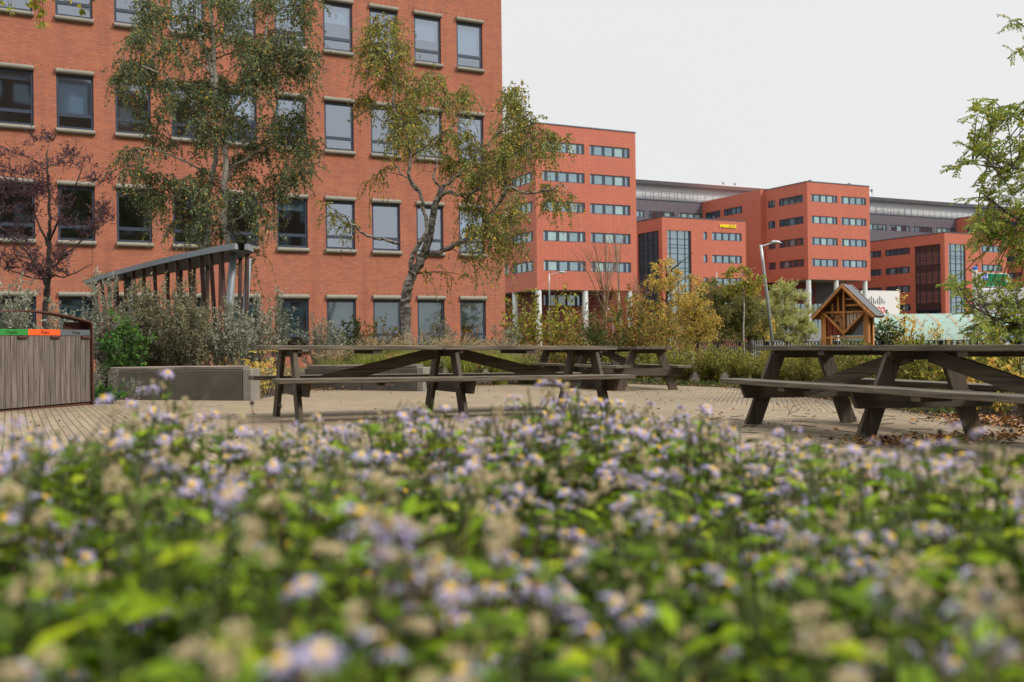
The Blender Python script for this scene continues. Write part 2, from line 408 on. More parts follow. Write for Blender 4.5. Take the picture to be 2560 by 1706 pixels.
M = dict(
    brick=brick_wall_mat(), concrete=plain('grey_concrete', (.225, .21, .17), .8, var=.2, scale=3, bmp=.2),
    frame=plain('dark_blue_frame', (.030, .042, .068), .45), frame2=plain('navy_window_frame', (.022, .034, .06), .5),
    tile=tile_mat('red_orange_cladding', (.52, .155, .098)), tile_grey=tile_mat('purple_grey_cladding', (.13, .115, .135), .3, .3),
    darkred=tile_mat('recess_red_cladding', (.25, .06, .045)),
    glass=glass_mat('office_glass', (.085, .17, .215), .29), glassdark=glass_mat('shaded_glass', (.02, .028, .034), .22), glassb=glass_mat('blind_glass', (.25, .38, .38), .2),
    curtain=glass_mat('curtain_wall_glass', (.06, .14, .17), .32), pane=glass_mat('clear_pane', (.52, .64, .74), .42, (.80, .88, 1.0), clear=True), panelow=glass_mat('clear_pane_dark', (.34, .46, .50), .2, clear=True),
    blind=blind_mat(), blindlow=plain('teal_blind', (.10, .17, .19), .6), room=plain('dim_room', (.035, .028, .022), .9), room2=plain('ochre_room', (.22, .10, .03), .9, var=.5, scale=3),
    white=plain('white_column', (.62, .66, .66), .6), whitepaint=plain('white_panel', (.66, .65, .64), .6), soffit=plain('grey_soffit', (.30, .29, .28), .8),
    roofgrey=plain('grey_metal_roof', (.40, .42, .45), .6), slope=plain('grey_sloped_wall', (.50, .51, .52), .7), louvre=plain('grey_louvre', (.20, .20, .21), .5, .4), coping=plain('blue_grey_coping', (.05, .07, .09), .5),
    galv=plain('galvanised_steel', (.22, .25, .275), .6, .3, var=.25, scale=9), lampsteel=plain('pale_lamp_steel', (.42, .44, .46), .45, .5), black=plain('black_railing_paint', (.012, .014, .02), .45),
    rust=plain('corten_rust', (.085, .028, .016), .85, var=.5, scale=14, bmp=.2), slatbrown=weathered_wood('brown_slat_wood', (.085, .042, .03), (.035, .018, .014), 'z', False),
    tablewood=weathered_wood('weathered_table_wood', (.155, .124, .085), (.044, .035, .025), 'x'), legwood=weathered_wood('weathered_leg_wood', (.10, .075, .048), (.042, .031, .021), 'z'),
    beamwood=weathered_wood('weathered_beam_wood', (.085, .064, .042), (.036, .027, .018), 'y'), binwood=weathered_wood('grey_plank_wood', (.18, .147, .12), (.062, .048, .039), 'z', False),
    benchwood=weathered_wood('grey_bench_wood', (.26, .21, .17), (.11, .085, .07), 'x', False), orangewood=weathered_wood('orange_stained_wood', (.55, .245, .07), (.29, .11, .026), 'z'),
    benchstone=plain('dark_concrete_block', (.082, .072, .058), .9, var=.55, scale=4, bmp=.3), benchend=plain('pale_concrete_end', (.20, .18, .15), .85, var=.3, scale=6),
    green=plain('green_label', (.02, .23, .03), .4, var=.05), orange=plain('orange_label', (.85, .10, .01), .4, var=.05), greylab=plain('grey_label', (.09, .105, .115), .4, var=.05), bluelab=plain('blue_label', (.02, .11, .5), .4, var=.05), ink=plain('black_print', (.012, .012, .012), .6),
    signgreen=plain('sign_green', (.0, .22, .09), .4, var=.05), signwhite=plain('sign_white', (.75, .77, .78), .4, var=.04), signblue=plain('sign_blue', (.02, .12, .55), .4, var=.05), yellow=plain('yellow_letters', (.85, .72, .01), .4, var=.05), red=plain('red_letters', (.62, .015, .03), .4, var=.05), teal=plain('dark_teal_bars', (.01, .05, .075), .4), navy=plain('navy_letters', (.06, .08, .17), .4), orangelet=plain('orange_letters', (.75, .14, .02), .5),
    mint=plain('mint_vault_sheet', (.185, .285, .24), .5, var=.15, scale=.5), tan=plain('tan_rib', (.27, .23, .155), .5), greywall=plain('grey_parapet', (.30, .33, .36), .8, var=.1, scale=1),
    zinc=plain('dark_roofing_felt', (.085, .095, .11), .7, var=.2, scale=30), reed=plain('reed_filling', (.09, .05, .02), .95, var=.7, scale=60, bmp=.6), logend=plain('log_end', (.33, .16, .055), .9, var=.3, scale=30), bone=plain('drilled_birch_rods', (.55, .43, .33), .85, var=.3, scale=20), redbrick=plain('red_hollow_brick', (.20, .04, .02), .9, var=.35, scale=25), pebble=plain('grey_roof_tiles_filling', (.10, .11, .125), .8, var=.4, scale=40), hole=plain('dark_hole', (.012, .009, .006), .9),
    paving=paving_mat(), soil=soil_mat('dark_planting_soil', (.012, .009, .006), (.05, .034, .02)), verge=soil_mat('rough_ground', (.03, .035, .012), (.09, .085, .035), 3), asphalt=soil_mat('grey_asphalt', (.045, .045, .045), (.07, .07, .07), 40),
    birchbark=bark_mat('birch_bark', (.50, .46, .40), (.035, .028, .022), .43), birchbark2=bark_mat('rough_birch_bark', (.40, .36, .31), (.04, .033, .026), .50, 7), twig=plain('brown_twig', (.06, .036, .024), .85, var=.4), darkbark=bark_mat('dark_bark', (.07, .055, .042), (.022, .017, .014), .5, 9), paletwig=plain('pale_bare_twig', (.26, .18, .12), .85, var=.3), greystem=plain('grey_brown_stem', (.10, .075, .055), .9, var=.35),
    l_birch=leafm('birch_leaf_dark', [(.055, .080, .036), (.070, .098, .042), (.045, .066, .032), (.095, .115, .045), (.065, .095, .046), (.12, .135, .075), (.05, .07, .038), (.09, .115, .062), (.08, .10, .04), (.075, .105, .05), (.06, .085, .04), (.11, .115, .04), (.30, .17, .02)]),
    l_birch2=leafm('birch_leaf_turning', [(.12, .135, .034), (.15, .16, .04), (.095, .11, .03), (.19, .18, .04), (.13, .145, .05), (.16, .15, .04), (.09, .11, .036), (.32, .20, .02), (.12, .13, .036), (.15, .12, .03), (.11, .13, .04)]),
    l_silver=leafm('silver_leaf', [(.185, .20, .15), (.24, .25, .195), (.13, .145, .10), (.16, .17, .12), (.29, .30, .24), (.10, .105, .07), (.20, .20, .14)]), l_silver2=leafm('olive_silver_leaf', [(.135, .14, .085), (.17, .17, .11), (.09, .09, .05), (.20, .20, .14), (.11, .105, .055), (.15, .12, .05)]),
    l_green=leafm('bright_green_leaf', [(.032, .085, .018), (.045, .11, .02), (.022, .060, .014), (.075, .14, .025), (.035, .08, .02)]), l_dark=leafm('dark_green_leaf', [(.03, .06, .018), (.045, .08, .02), (.025, .045, .015), (.07, .095, .022), (.09, .10, .02), (.10, .07, .02)]),
    l_purple=leafm('purple_leaf', [(.060, .032, .045), (.08, .042, .05), (.045, .025, .035), (.095, .05, .05), (.06, .04, .052)]), l_yellow=leafm('yellow_autumn_leaf', [(.60, .42, .085), (.52, .38, .07), (.64, .46, .11), (.42, .36, .08), (.54, .30, .06), (.28, .28, .07), (.58, .41, .08)]),
    l_orange=leafm('orange_autumn_leaf', [(.36, .15, .025), (.28, .12, .03), (.42, .22, .03), (.16, .11, .03), (.20, .16, .03), (.30, .08, .02), (.13, .12, .03)]), l_mixed=leafm('mixed_autumn_leaf', [(.12, .135, .025), (.18, .18, .03), (.085, .10, .02), (.25, .16, .035), (.30, .11, .03), (.15, .11, .035), (.23, .21, .035), (.11, .075, .03)]),
    l_brown=leafm('dry_pinkish_leaf', [(.24, .14, .08), (.30, .18, .11), (.18, .10, .06), (.22, .17, .07), (.16, .14, .055), (.27, .12, .06), (.20, .20, .06)]), l_lime=leafm('lime_green_leaf', [(.20, .23, .03), (.26, .27, .03), (.13, .16, .02), (.32, .28, .03), (.26, .15, .03), (.10, .11, .02), (.20, .12, .05), (.16, .19, .03)]),
    l_olive=leafm('olive_tree_leaf', [(.09, .105, .03), (.12, .13, .04), (.065, .08, .022), (.15, .15, .045), (.10, .10, .03), (.17, .13, .04)]), l_willow=leafm('pale_willow_leaf', [(.30, .32, .12), (.25, .28, .10), (.36, .36, .15), (.20, .22, .08), (.33, .27, .08)]),
    l_locust=leafm('locust_leaf', [(.13, .18, .04), (.17, .22, .04), (.10, .145, .035), (.22, .24, .04), (.30, .26, .03), (.12, .17, .04), (.18, .20, .05)], .4), l_per=leafm('perennial_leaf', [(.13, .155, .025), (.18, .20, .03), (.09, .11, .02), (.22, .21, .03), (.14, .10, .035), (.24, .19, .045), (.10, .065, .03)]), l_aster=leafm('aster_leaf', [(.070, .120, .003), (.105, .170, .003), (.045, .080, .003), (.145, .210, .003), (.025, .048, .003), (.072, .125, .005), (.19, .235, .004), (.015, .030, .002), (.06, .092, .010), (.12, .185, .003), (.03, .056, .003)], .22),
    l_grass=leafm('fountain_grass_blade', [(.18, .23, .045), (.25, .28, .05), (.12, .16, .04), (.32, .30, .08), (.21, .25, .05)], .3), plume=leafm('buff_plume', [(.48, .36, .22), (.55, .43, .28), (.40, .29, .17)], .3), l_litter=leafm('dead_leaf', [(.18, .075, .035), (.25, .12, .05), (.12, .05, .025), (.33, .17, .05), (.09, .05, .03), (.38, .20, .04), (.22, .13, .08), (.30, .22, .16)], .1), l_vine=leafm('red_vine_leaf', [(.5, .03, .03), (.4, .02, .02), (.55, .10, .03)], .3),
    petal=leafm('lilac_petal', [(.48, .42, .72), (.54, .48, .76), (.42, .36, .68), (.60, .55, .79)], .35), disc=plain('yellow_disc', (.78, .50, .02), .8, var=.3, scale=300), disc2=plain('brown_disc', (.22, .12, .035), .8, var=.3, scale=300), fluff=leafm('beige_seed_fluff', [(.72, .61, .44), (.64, .52, .35), (.76, .66, .48), (.48, .37, .23), (.62, .54, .30)], .3), seedblack=plain('black_seed_head', (.012, .008, .009), .9, var=.4, scale=200), stemgreen=plain('green_stem', (.055, .075, .015), .8, var=.3), stembrown=plain('brown_stem', (.07, .04, .022), .85, var=.3),
)

# ------------------------------------------------------------------ ground
def sheet(name, xs, ys, dz, mat):
    mb = MB()
    for i in range(len(xs) - 1):
        for j in range(len(ys) - 1):
            mb.quad(*[(x, y, G(x, y) + dz) for x, y in ((xs[i], ys[j]), (xs[i + 1], ys[j]), (xs[i + 1], ys[j + 1]), (xs[i], ys[j + 1]))])
    return tag(mb.build(name, mat), kind='structure')
def polysheet(name, poly, dz, mat):
    mb = MB(); mb.add([(x, y, G(x, y) + dz) for x, y in poly], [tuple(range(len(poly)))])
    return tag(mb.build(name, mat), kind='structure')
sheet('ground', [-600, -14, 14, 600], [-120, 0, 30, 900], 0, M['verge'])
sheet('paving', [-14, 14], [0, 30], .004, M['paving'])
sheet('road', [-5, 14, 200], [52, 60], .004, M['asphalt'])
BED = [(-13.9, 13.0), (-5.75, 13.3), (-5.7, 14.1), (-3.62, 14.1), (-3.58, 17.5), (-1.5, 17.2), (-1.3, 18.6), (-.8, 19.8), (1.0, 21.2), (1.83, 20.85), (3.1, 19.4), (4.05, 18.4), (4.4, 15), (4.55, 12), (4.5, 9.6), (4.9, 8), (9, 6), (13.9, 6), (13.9, 29.9), (-13.9, 29.9)]
polysheet('planting_soil', BED, .009, M['soil'])
# far edge of the aster bed, as a polygon on the ground
BEDF = [(-1.9, .2), (-1.6, 1.7), (-1.1, 2.25), (-.98, 2.5), (-.62, 2.5), (-.45, 3.0), (0, 2.9), (.43, 3.3), (.56, 3.1), (.62, 2.6), (.70, 2.4), (.82, 2.2), (.92, 2.1), (1.06, 1.8), (1.75, 1.5), (1.75, .2)]
polysheet('flower_bed_soil', BEDF, .009, M['soil'])

def mbox(mb, mp, a0, a1, d0, d1, z0, z1):
    mb.add([mp(a, d, z) for z in (z0, z1) for a, d in ((a0, d0), (a1, d0), (a1, d1), (a0, d1))],
           [(3, 2, 1, 0), (4, 5, 6, 7), (0, 1, 5, 4), (1, 2, 6, 5), (2, 3, 7, 6), (3, 0, 4, 7)])
mpR = lambda a, d, z: (a, d, z)
mpL = lambda a, d, z: (d, a, z)
rnd = random.Random(5)

# ------------------------------------------------------------------ brick office on the left
def brick_office():
    az = math.radians(62.5)
    root = empty('brick_office', (-14.5916, 32.1, 0), math.pi / 2 - az, 'orange-red brick office with rows of single dark blue windows behind the birches', 'building')
    tops = [2.63, 6.23, 9.85, 13.49]
    cols = list(range(-3, 9)); wW = 1.11; pitch = 1.775
    holes = [(n * pitch, n * pitch + wW, t - 1.93, t - .17) for n in cols for t in tops]
    w = MB(); w.wall(-6.2, 16.17, -.4, 18.2, holes, .13, mpR)
    w.quad((16.17, 0, -.4), (16.17, 14, -.4), (16.17, 14, 18.2), (16.17, 0, 18.2)); w.quad((-6.2, 0, -.4), (-6.2, 14, -.4), (-6.2, 14, 18.2), (-6.2, 0, 18.2)); w.quad((-6.2, 14, -.4), (16.17, 14, -.4), (16.17, 14, 18.2), (-6.2, 14, 18.2))
    w.build('wall', M['brick'], root)
    r = MB(); r.box(-6.24, 16.21, -.04, 14.04, 18.2, 18.32); r.build('roof', M['coping'], root)
    i = MB(); i.quad((-6.1, .95, -.3), (16.0, .95, -.3), (16.0, .95, 18), (-6.1, .95, 18))
    for z in (3.3, 6.95, 10.6, 14.2): i.quad((-6.1, .14, z), (16, .14, z), (16, .949, z), (-6.1, .949, z))
    i.build('interior', M['room'], root)
    s = MB()
    for n in cols:
        for t in tops:
            for k in range(-1, 7): s.box(n * pitch + k * .222 - .006, n * pitch + k * .222 + .006, -.004, .01, t + .03, t + .095)
    s.build('weep_slots', M['hole'], root)
    def lint(a0, a1, z0, z1, rr):
        mb = MB(); zc = (z0 + z1) / 2; h = (z1 - z0) / 2
        poly = [(.02, z0), (-.03, z0)] + [(-.03 - rr * math.sin(t), zc - h * math.cos(t)) for t in np.linspace(.25, math.pi - .25, 7)] + [(-.03, z1), (.02, z1)]
        mb.prism(poly, a0, a1, 0); return mb
    bl = {(0, 2): .75, (0, 1): 0, (3, 2): .9, (6, 3): .8, (7, 3): .5, (8, 3): .85, (5, 3): .4, (9, 3): 1}
    for n in cols:
        for ti, t in enumerate(tops):
            a = n * pitch; b = a + wW; z0 = t - 1.93; z1 = t - .17
            f = MB()
            mbox(f, mpR, a + .003, a + .075, .055, .125, z0 + .003, z1 - .003); mbox(f, mpR, b - .075, b - .003, .055, .125, z0 + .003, z1 - .003)
            mbox(f, mpR, a + .075, b - .075, .055, .125, z1 - .10, z1 - .003); mbox(f, mpR, a + .075, b - .075, .055, .125, z0 + .003, z0 + .085); mbox(f, mpR, a + .075, b - .075, .05, .125, z0 + .40, z0 + .51)
            mbox(f, mpR, a + .26, a + .30, .046, .05, z0 + .455, z0 + .475); mbox(f, mpR, b - .30, b - .26, .046, .05, z0 + .455, z0 + .475)
            fr = f.build('window', M['frame'], root)
            p = MB(); p.quad((a + .07, .09, z0 + .08), (b - .07, .09, z0 + .08), (b - .07, .09, z0 + .41), (a + .07, .09, z0 + .41)); p.quad((a + .07, .085, z0 + .5), (b - .07, .085, z0 + .5), (b - .07, .085, z1 - .095), (a + .07, .085, z1 - .095))
            p.build('pane', M['panelow'] if (ti == 0 or (ti == 1 and n < 5)) else M['pane'], fr)
            lint(a - .02, b + .02, t - .172, t, .085).build('lintel', M['concrete'], fr, smooth=False)
            lint(a - .02, b + .03, z0 - .165, z0 + .002, .10).build('sill', M['concrete'], fr)
            if ti == 0: fr_bl = rnd.choice([.55, .7, .9])
            elif (n, ti) in bl: fr_bl = bl[(n, ti)]
            elif ti < 3: fr_bl = rnd.choice([0, 0, 0, .12, .2]) if n < 6 else rnd.choice([0, .12, .7])
            else: fr_bl = rnd.choice([0, .5, .85, 1])
            if fr_bl:
                q = MB(); zb = z1 - .1 - (z1 - z0 - .2) * fr_bl
                q.quad((a + .06, .17, zb), (b - .06, .17, zb), (b - .06, .17, z1 - .05), (a + .06, .17, z1 - .05)); q.build('blind', M['blindlow' if ti == 0 else 'blind'], fr)
            if (n, ti) == (1, 2):
                q = MB(); q.quad((a + .05, .6, z0), (b + .1, .6, z0), (b + .1, .6, z1 - .5), (a + .05, .6, z1 - .5)); q.build('pinboard', M['room2'], fr)
brick_office()

# ------------------------------------------------------------------ red office blocks
PANES = [(.05, .33), (.68, 1.84), (2.24, 3.34), (3.68, 4.84), (5.21, 5.54)]
def strip(root, mp, a0, a1, zt, mats, h=1.27, panes=None, dep=.15):
    wd = a1 - a0
    if panes is None: panes = [(p * wd / 5.88, q * wd / 5.88) for p, q in PANES]
    z0 = zt - h; f = MB()
    xs = [0.003] + [x for pq in panes for x in pq] + [wd - .003]
    for k in range(0, len(xs), 2): mbox(f, mp, a0 + xs[k], a0 + xs[k + 1], .07, dep, z0 + .003, zt - .003)
    for p, q in panes:
        mbox(f, mp, a0 + p, a0 + q, .07, dep, z0 + .003, z0 + .09); mbox(f, mp, a0 + p, a0 + q, .07, dep, zt - .14, zt - .003)
    fr = f.build('window', M['frame2'], root)
    g = MB()
    for p, q in panes:
        g.mi = rnd.choice(range(len(mats)))
        g.quad(mp(a0 + p, .12, z0 + .085), mp(a0 + q, .12, z0 + .085), mp(a0 + q, .12, zt - .135), mp(a0 + p, .12, zt - .135))
    g.build('pane', mats, fr)
    return (a0, a1, z0, zt)
def curtain(root, mp, a0, a1, z0, z1, vs, zs, mat, spand=None):
    g = MB(); g.quad(mp(a0, .25, z0), mp(a1, .25, z0), mp(a1, .25, z1), mp(a0, .25, z1)); gl = g.build('curtain_wall', mat, root)
    f = MB()
    for v in [a0 + .05] + list(vs) + [a1 - .05]: mbox(f, mp, v - .05, v + .05, .16, .245, z0, z1)
    vv = [a0 + .05] + list(vs) + [a1 - .05]
    for z in zs:
        for q in range(len(vv) - 1): mbox(f, mp, vv[q] + .05, vv[q + 1] - .05, .18, .245, z - .04, z + .04)
    f.build('mullion_grid', M['frame2'], gl)
    if spand:
        s = MB()
        for zb, zt in spand: s.quad(mp(a0 + .1, .235, zb), mp(a1 - .1, .235, zb), mp(a1 - .1, .235, zt), mp(a0 + .1, .235, zt))
        s.build('spandrel', plain('spandrel_brown_reflection', (.05, .028, .024), .3), gl)  # spandrel bands with a dark brown reflection put into their colour
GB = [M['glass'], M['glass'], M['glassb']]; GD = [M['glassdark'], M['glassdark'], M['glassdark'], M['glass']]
def block(name, label, C, w, dl, z0, z1, hr, hl, mat='tile', u0=0):
    root = empty(name, (C[0], C[1], 0), ROT, label, 'building')
    HR = [h[:4] for h in hr]; HL = [h[:4] for h in hl]
    m = MB(); m.wall(u0, w, z0, z1, HR, .26, lambda a, d, z: (a, d, z)); m.wall(0, dl, z0, z1, HL, .26, lambda a, d, z: (u0 + d, a, z))
    m.quad((w, 0, z0), (w, dl, z0), (w, dl, z1), (w, 0, z1)); m.quad((u0, dl, z0), (w, dl, z0), (w, dl, z1), (u0, dl, z1))
    m.build('wall', M[mat], root)
    r = MB(); r.box(u0 - .06, w + .06, -.06, dl + .06, z1, z1 + .14); r.build('roof', M['coping'], root)
    if z0 > 1:
        s = MB(); s.quad((u0, 0, z0), (w, 0, z0), (w, dl, z0), (u0, dl, z0)); s.build('soffit', M['soffit'], root)
    return root
def column(root, x, y, z1, r=.36):
    m = MB(); m.tube([(x, y, -.6), (x, y, z1 - .02)], r, 16); m.build('column', M['white'], root, smooth=False)
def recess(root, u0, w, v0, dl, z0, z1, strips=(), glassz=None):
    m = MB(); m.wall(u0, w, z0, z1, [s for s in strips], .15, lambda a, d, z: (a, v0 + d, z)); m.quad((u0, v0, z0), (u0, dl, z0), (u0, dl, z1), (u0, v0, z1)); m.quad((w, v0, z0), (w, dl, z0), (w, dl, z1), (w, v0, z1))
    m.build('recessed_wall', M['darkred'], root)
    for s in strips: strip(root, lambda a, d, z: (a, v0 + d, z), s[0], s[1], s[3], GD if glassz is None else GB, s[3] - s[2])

def rows(ints, tops, h=1.27): return [(a, b, t - h, t) for a, b in ints for t in tops]
# tower on white columns beside the brick office
hr = rows([(.93, 6.82), (7.6, 13.46)], [25.1, 21.52, 17.9, 14.3, 10.71]); hl = rows([(.9, 6.4), (7.53, 9.3)], [25.1, 21.45, 17.9, 14.3, 10.71])
R_ = block('red_office_tower', 'five-row red clad office block on white columns, just right of the brick office', (3.105, 119.273), 14.36, 30, 7.15, 27.1, hr, hl)
for h in hr: strip(R_, mpR, h[0], h[1], h[3], GB)
for h in hl: strip(R_, mpL, h[0], h[1], h[3], [M['glass'], M['glassb']], panes=None if h[1] - h[0] > 3 else [(.2, .8), (1.0, 1.6)])
for x, y in ((.38, .4), (6.9, .4), (13.4, .4), (.4, 6.6), (.4, 13), (13.4, 12)): column(R_, x, y, 7.15)
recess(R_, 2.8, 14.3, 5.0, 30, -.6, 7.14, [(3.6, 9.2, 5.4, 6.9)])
# low block with the yellow lettering
zt = [17.9, 14.3, 10.7, 7.1]
hr = [(.95, 5.5, .2, 17.9)] + rows([(7.9, 8.6), (9.58, 15.5)], zt); hl = [(.95, 6.6, .2, 17.9)]
B2 = block('low_red_office', 'low red clad office block carrying yellow lettering beside a tall glazed strip', (23.287, 152.999), 16.35, 36, -.6, 19.86, hr, hl)
TR = [16.6, 15.7, 15.2, 14.3, 13.0, 12.1, 11.6, 10.7, 9.4, 8.5, 8.0, 7.1, 5.8, 4.9, 4.4, 3.5]
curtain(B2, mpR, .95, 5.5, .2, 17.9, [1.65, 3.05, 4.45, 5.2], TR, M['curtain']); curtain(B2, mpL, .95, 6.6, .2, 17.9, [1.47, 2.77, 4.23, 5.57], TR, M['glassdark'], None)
for h in hr[1:]: strip(B2, mpR, h[0], h[1], h[3], [M['glass']], panes=[(.05, .45)] if h[1] - h[0] < 2 else [(.05, .55), (.92, 1.95), (2.32, 3.3), (3.66, 4.7), (5.05, 5.6)])
def strokes(parent, glyphs, x0, z0, hgt, wd, gap, th, mat, y, name='lettering'):
    mb = MB(); x = x0
    for g in glyphs:
        for a, b in g:
            mb.beam((x + a[0] * wd, y, z0 + a[1] * hgt), (x + b[0] * wd, y, z0 + b[1] * hgt), .06, th, (0, 0, 1) if abs(a[0] - b[0]) > .01 else (1, 0, 0)) if False else seg(mb, x + a[0] * wd, z0 + a[1] * hgt, x + b[0] * wd, z0 + b[1] * hgt, th, y)
        x += wd + gap
    return mb.build(name, mat, parent)
_sg = [0]
def seg(mb, xa, za, xb, zb, th, y):
    _sg[0] += 1; e = (_sg[0] % 7) * .003
    dx, dz = xb - xa, zb - za; l = math.hypot(dx, dz) or 1; nx, nz = -dz / l * th / 2, dx / l * th / 2; ex, ez = dx / l * th * .35, dz / l * th * .35
    mb.prism([(xa - ex + nx, za - ez + nz), (xa - ex - nx, za - ez - nz), (xb + ex - nx, zb + ez - nz), (xb + ex + nx, zb + ez + nz)], y - .12 - e, y, 1)
def arc(cx, cz, rx, rz, a0, a1, n=6):
    p = [(cx + rx * math.cos(math.radians(a0 + (a1 - a0) * i / n)), cz + rz * math.sin(math.radians(a0 + (a1 - a0) * i / n))) for i in range(n + 1)]
    return list(zip(p[:-1], p[1:]))
gM = [((0, 0), (0, 1)), ((0, 1), (.5, .35)), ((.5, .35), (1.1, 1)), ((1.1, 1), (1.1, 0))]
gE = arc(.5, .5, .45, .45, 20, 330) + [((.1, .5), (.9, .5))]
gR = [((0, 0), (0, 1)), ((0, 1), (.7, .9)), ((.7, .9), (.7, .55)), ((.7, .55), (0, .45)), ((.3, .5), (.9, 0))]
gC = arc(.5, .5, .45, .48, 40, 320); gK = [((0, 0), (0, 1)), ((0, .5), (.8, 1)), ((.1, .5), (.85, 0))]
strokes(B2, [gM, gE, gR, gC, gK], 11.2, 18.72, .44, .5, .17, .13, M['yellow'], -.02)
# block on columns in the middle
hr = rows([(.88, 6.73), (7.6, 13.45)], [25.15, 21.53, 17.9, 14.3]); hl = rows([(.97, 6.88), (7.86, 9.66)], [25.15, 21.53, 17.9, 14.3])
B3 = block('red_office_corner_block', 'red clad office block with four window rows raised on white columns above the insect hotel', (49.788, 166.778), 14.27, 10.5, 10.8, 27.17, hr, hl)
for h in hr: strip(B3, mpR, h[0], h[1], h[3], [M['glass'], M['glass'], M['glass'], M['glassb']])
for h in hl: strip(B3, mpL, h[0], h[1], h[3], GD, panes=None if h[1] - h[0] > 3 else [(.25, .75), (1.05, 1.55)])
for x, y in ((.45, .45), (6.65, .45), (13.4, .45), (.45, 7.1), (13.4, 7.1)): column(B3, x, y, 10.8, .4)
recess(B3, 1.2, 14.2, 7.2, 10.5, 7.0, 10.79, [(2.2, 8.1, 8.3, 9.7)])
m = MB(); m.quad((8.5, 7.15, 7.0), (14.19, 7.15, 7.0), (14.19, 7.15, 10.78), (8.5, 7.15, 10.78)); m.build('purple_panel', M['tile_grey'], B3)
curtain(B3, lambda a, d, z: (a, 6.6 + d, z), .6, 14.2, -.5, 7.0, [2.6, 4.6, 6.6, 8.6, 10.6, 12.6], [2.2, 4.2, 5.8], M['curtain'])
w3 = [(u_, v_, 23.78, 25.05) for u_, v_ in ((5.0, 10.15), (11.2, 15.6))] + [(u_, v_, 20.15, 21.42) for u_, v_ in ((5.0, 10.15), (11.2, 15.6))]
m = MB(); mpW = lambda a, d, z: (-.93 + d, 10.5 + a, z)
m.wall(0, 16.6, 7.2, 27.3, w3, .26, mpW); m.quad((-.93, 10.5, 7.2), (.0, 10.5, 7.2), (.0, 10.5, 27.3), (-.93, 10.5, 27.3)); m.quad((-.93, 10.5, 27.3), (14.2, 10.5, 27.3), (14.2, 27.1, 27.3), (-.93, 27.1, 27.3)); m.quad((-.93, 10.5, 7.2), (14.2, 10.5, 7.2), (14.2, 27.1, 7.2), (-.93, 27.1, 7.2)); m.quad((14.2, 10.5, 7.2), (14.2, 27.1, 7.2), (14.2, 27.1, 27.3), (14.2, 10.5, 27.3))
m.build('wing_wall', M['tile'], B3)
for h in w3: strip(B3, mpW, h[0], h[1], h[3], GD)
curtain(B3, lambda a, d, z: (.2 + d, 10.6 + a, z), 0, 16.4, -.5, 7.19, [2.7 * k for k in range(1, 6)], [2.4, 4.8], M['curtain'])
for x in (3.5, 12.6):
    v = MB(); v.tube([(x, 3, 27.3), (x, 3, 27.7)], .16, 8); v.tube([(x, 3, 27.7), (x, 3, 28.1)], .26, 8); v.build('roof_vent', M['louvre'], B3)
# low block on the right
zt = [18.02, 14.4, 10.8, 7.2]
hr = [(1.04, 5.55, .2, 18.02)] + rows([(8.05, 8.82), (9.84, 15.7)], zt[:3]); hl = [(.93, 6.8, .2, 18.04)] + rows([(7.89, 13.86), (14.88, 20.8)], zt)
B4 = block('low_red_office_right', 'low red clad office block with brown banded glazing behind the parking sign', (79.655, 182.748), 17.0, 40, -.6, 20.0, hr, hl)
curtain(B4, mpR, 1.04, 5.55, .2, 18.02, [1.75, 3.15, 4.6], [z + .1 for z in TR], M['curtain']); curtain(B4, mpL, .93, 6.8, .2, 18.04, [1.6, 2.98, 4.42, 5.83], [z + .1 for z in TR], M['glassdark'], [(16.65, 17.99), (13.05, 14.38), (9.5, 10.8), (5.9, 7.2)])
for h in hr[1:]: strip(B4, mpR, h[0], h[1], h[3], [M['glass']], panes=[(.05, .45)] if h[1] - h[0] < 2 else None)
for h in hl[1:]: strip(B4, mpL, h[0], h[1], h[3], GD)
# long grey building behind
G0 = np.array([49.79, 166.78, 0]) + 27.1 * dL
GRY = empty('grey_office_building', (G0[0], G0[1], 0), ROT, 'long grey office building with an overhanging metal roof behind the red blocks', 'building')
gi = [(-20.2, -14.28), (-13.26, -7.4), (-6.35, -.4), (41.9, 47.84), (48.83, 54.83), (55.92, 61.78), (62.9, 68.8)]
m = MB(); m.wall(-60, 110, -.6, 27.1, rows(gi, [25.0]), .26, mpR); m.quad((-60, 0, -.6), (-60, 30, -.6), (-60, 30, 27.1), (-60, 0, 27.1)); m.quad((-60, 0, 27.1), (110, 0, 27.1), (110, 30, 27.1), (-60, 30, 27.1)); m.build('wall', M['tile_grey'], GRY)
for a, b in gi: strip(GRY, mpR, a, b, 25.0, [M['glass'], M['glassdark'], M['glassb']])
m = MB(); m.box(-60, 110, -.1, .15, 27.1, 27.25); m.build('coping', M['coping'], GRY)
m = MB(); m.quad((-60, .9, 27.26), (110, .9, 27.26), (110, 2.2, 30.3), (-60, 2.2, 30.3)); m.build('upper_wall', M['slope'], GRY)
m = MB(); m.prism([(0, 30.75), (.1, 30.98), (32, 31.6), (32, 30.3), (.9, 30.3)], -60, 110, 0); m.build('roof', M['roofgrey'], GRY)
m = MB()
for k in range(5): m.box(-60, 110, .35, .42, 27.4 + k * .28, 27.4 + k * .28 + .10)
for k in range(-33, 62): m.box(k * 1.8, k * 1.8 + .07, .28, .345, 27.26, 28.75)
for u0, u1 in ((-13.8, -2.9), (43.2, 55.6)):
    m.box(u0, u1, .2, .27, 29.05, 29.17)
    for q in np.linspace(u0, u1, 7): m.box(q, q + .1, .2, .275, 27.26, 29.04)
m.build('louvre_screen', M['louvre'], GRY)
m = MB(); m.box(-4.2, -.2, 6, 9, 31.0, 31.95); m.box(-5.5, -4.25, 6, 9, 30.9, 31.5); m.build('roof_plant_box', M['roofgrey'], GRY)
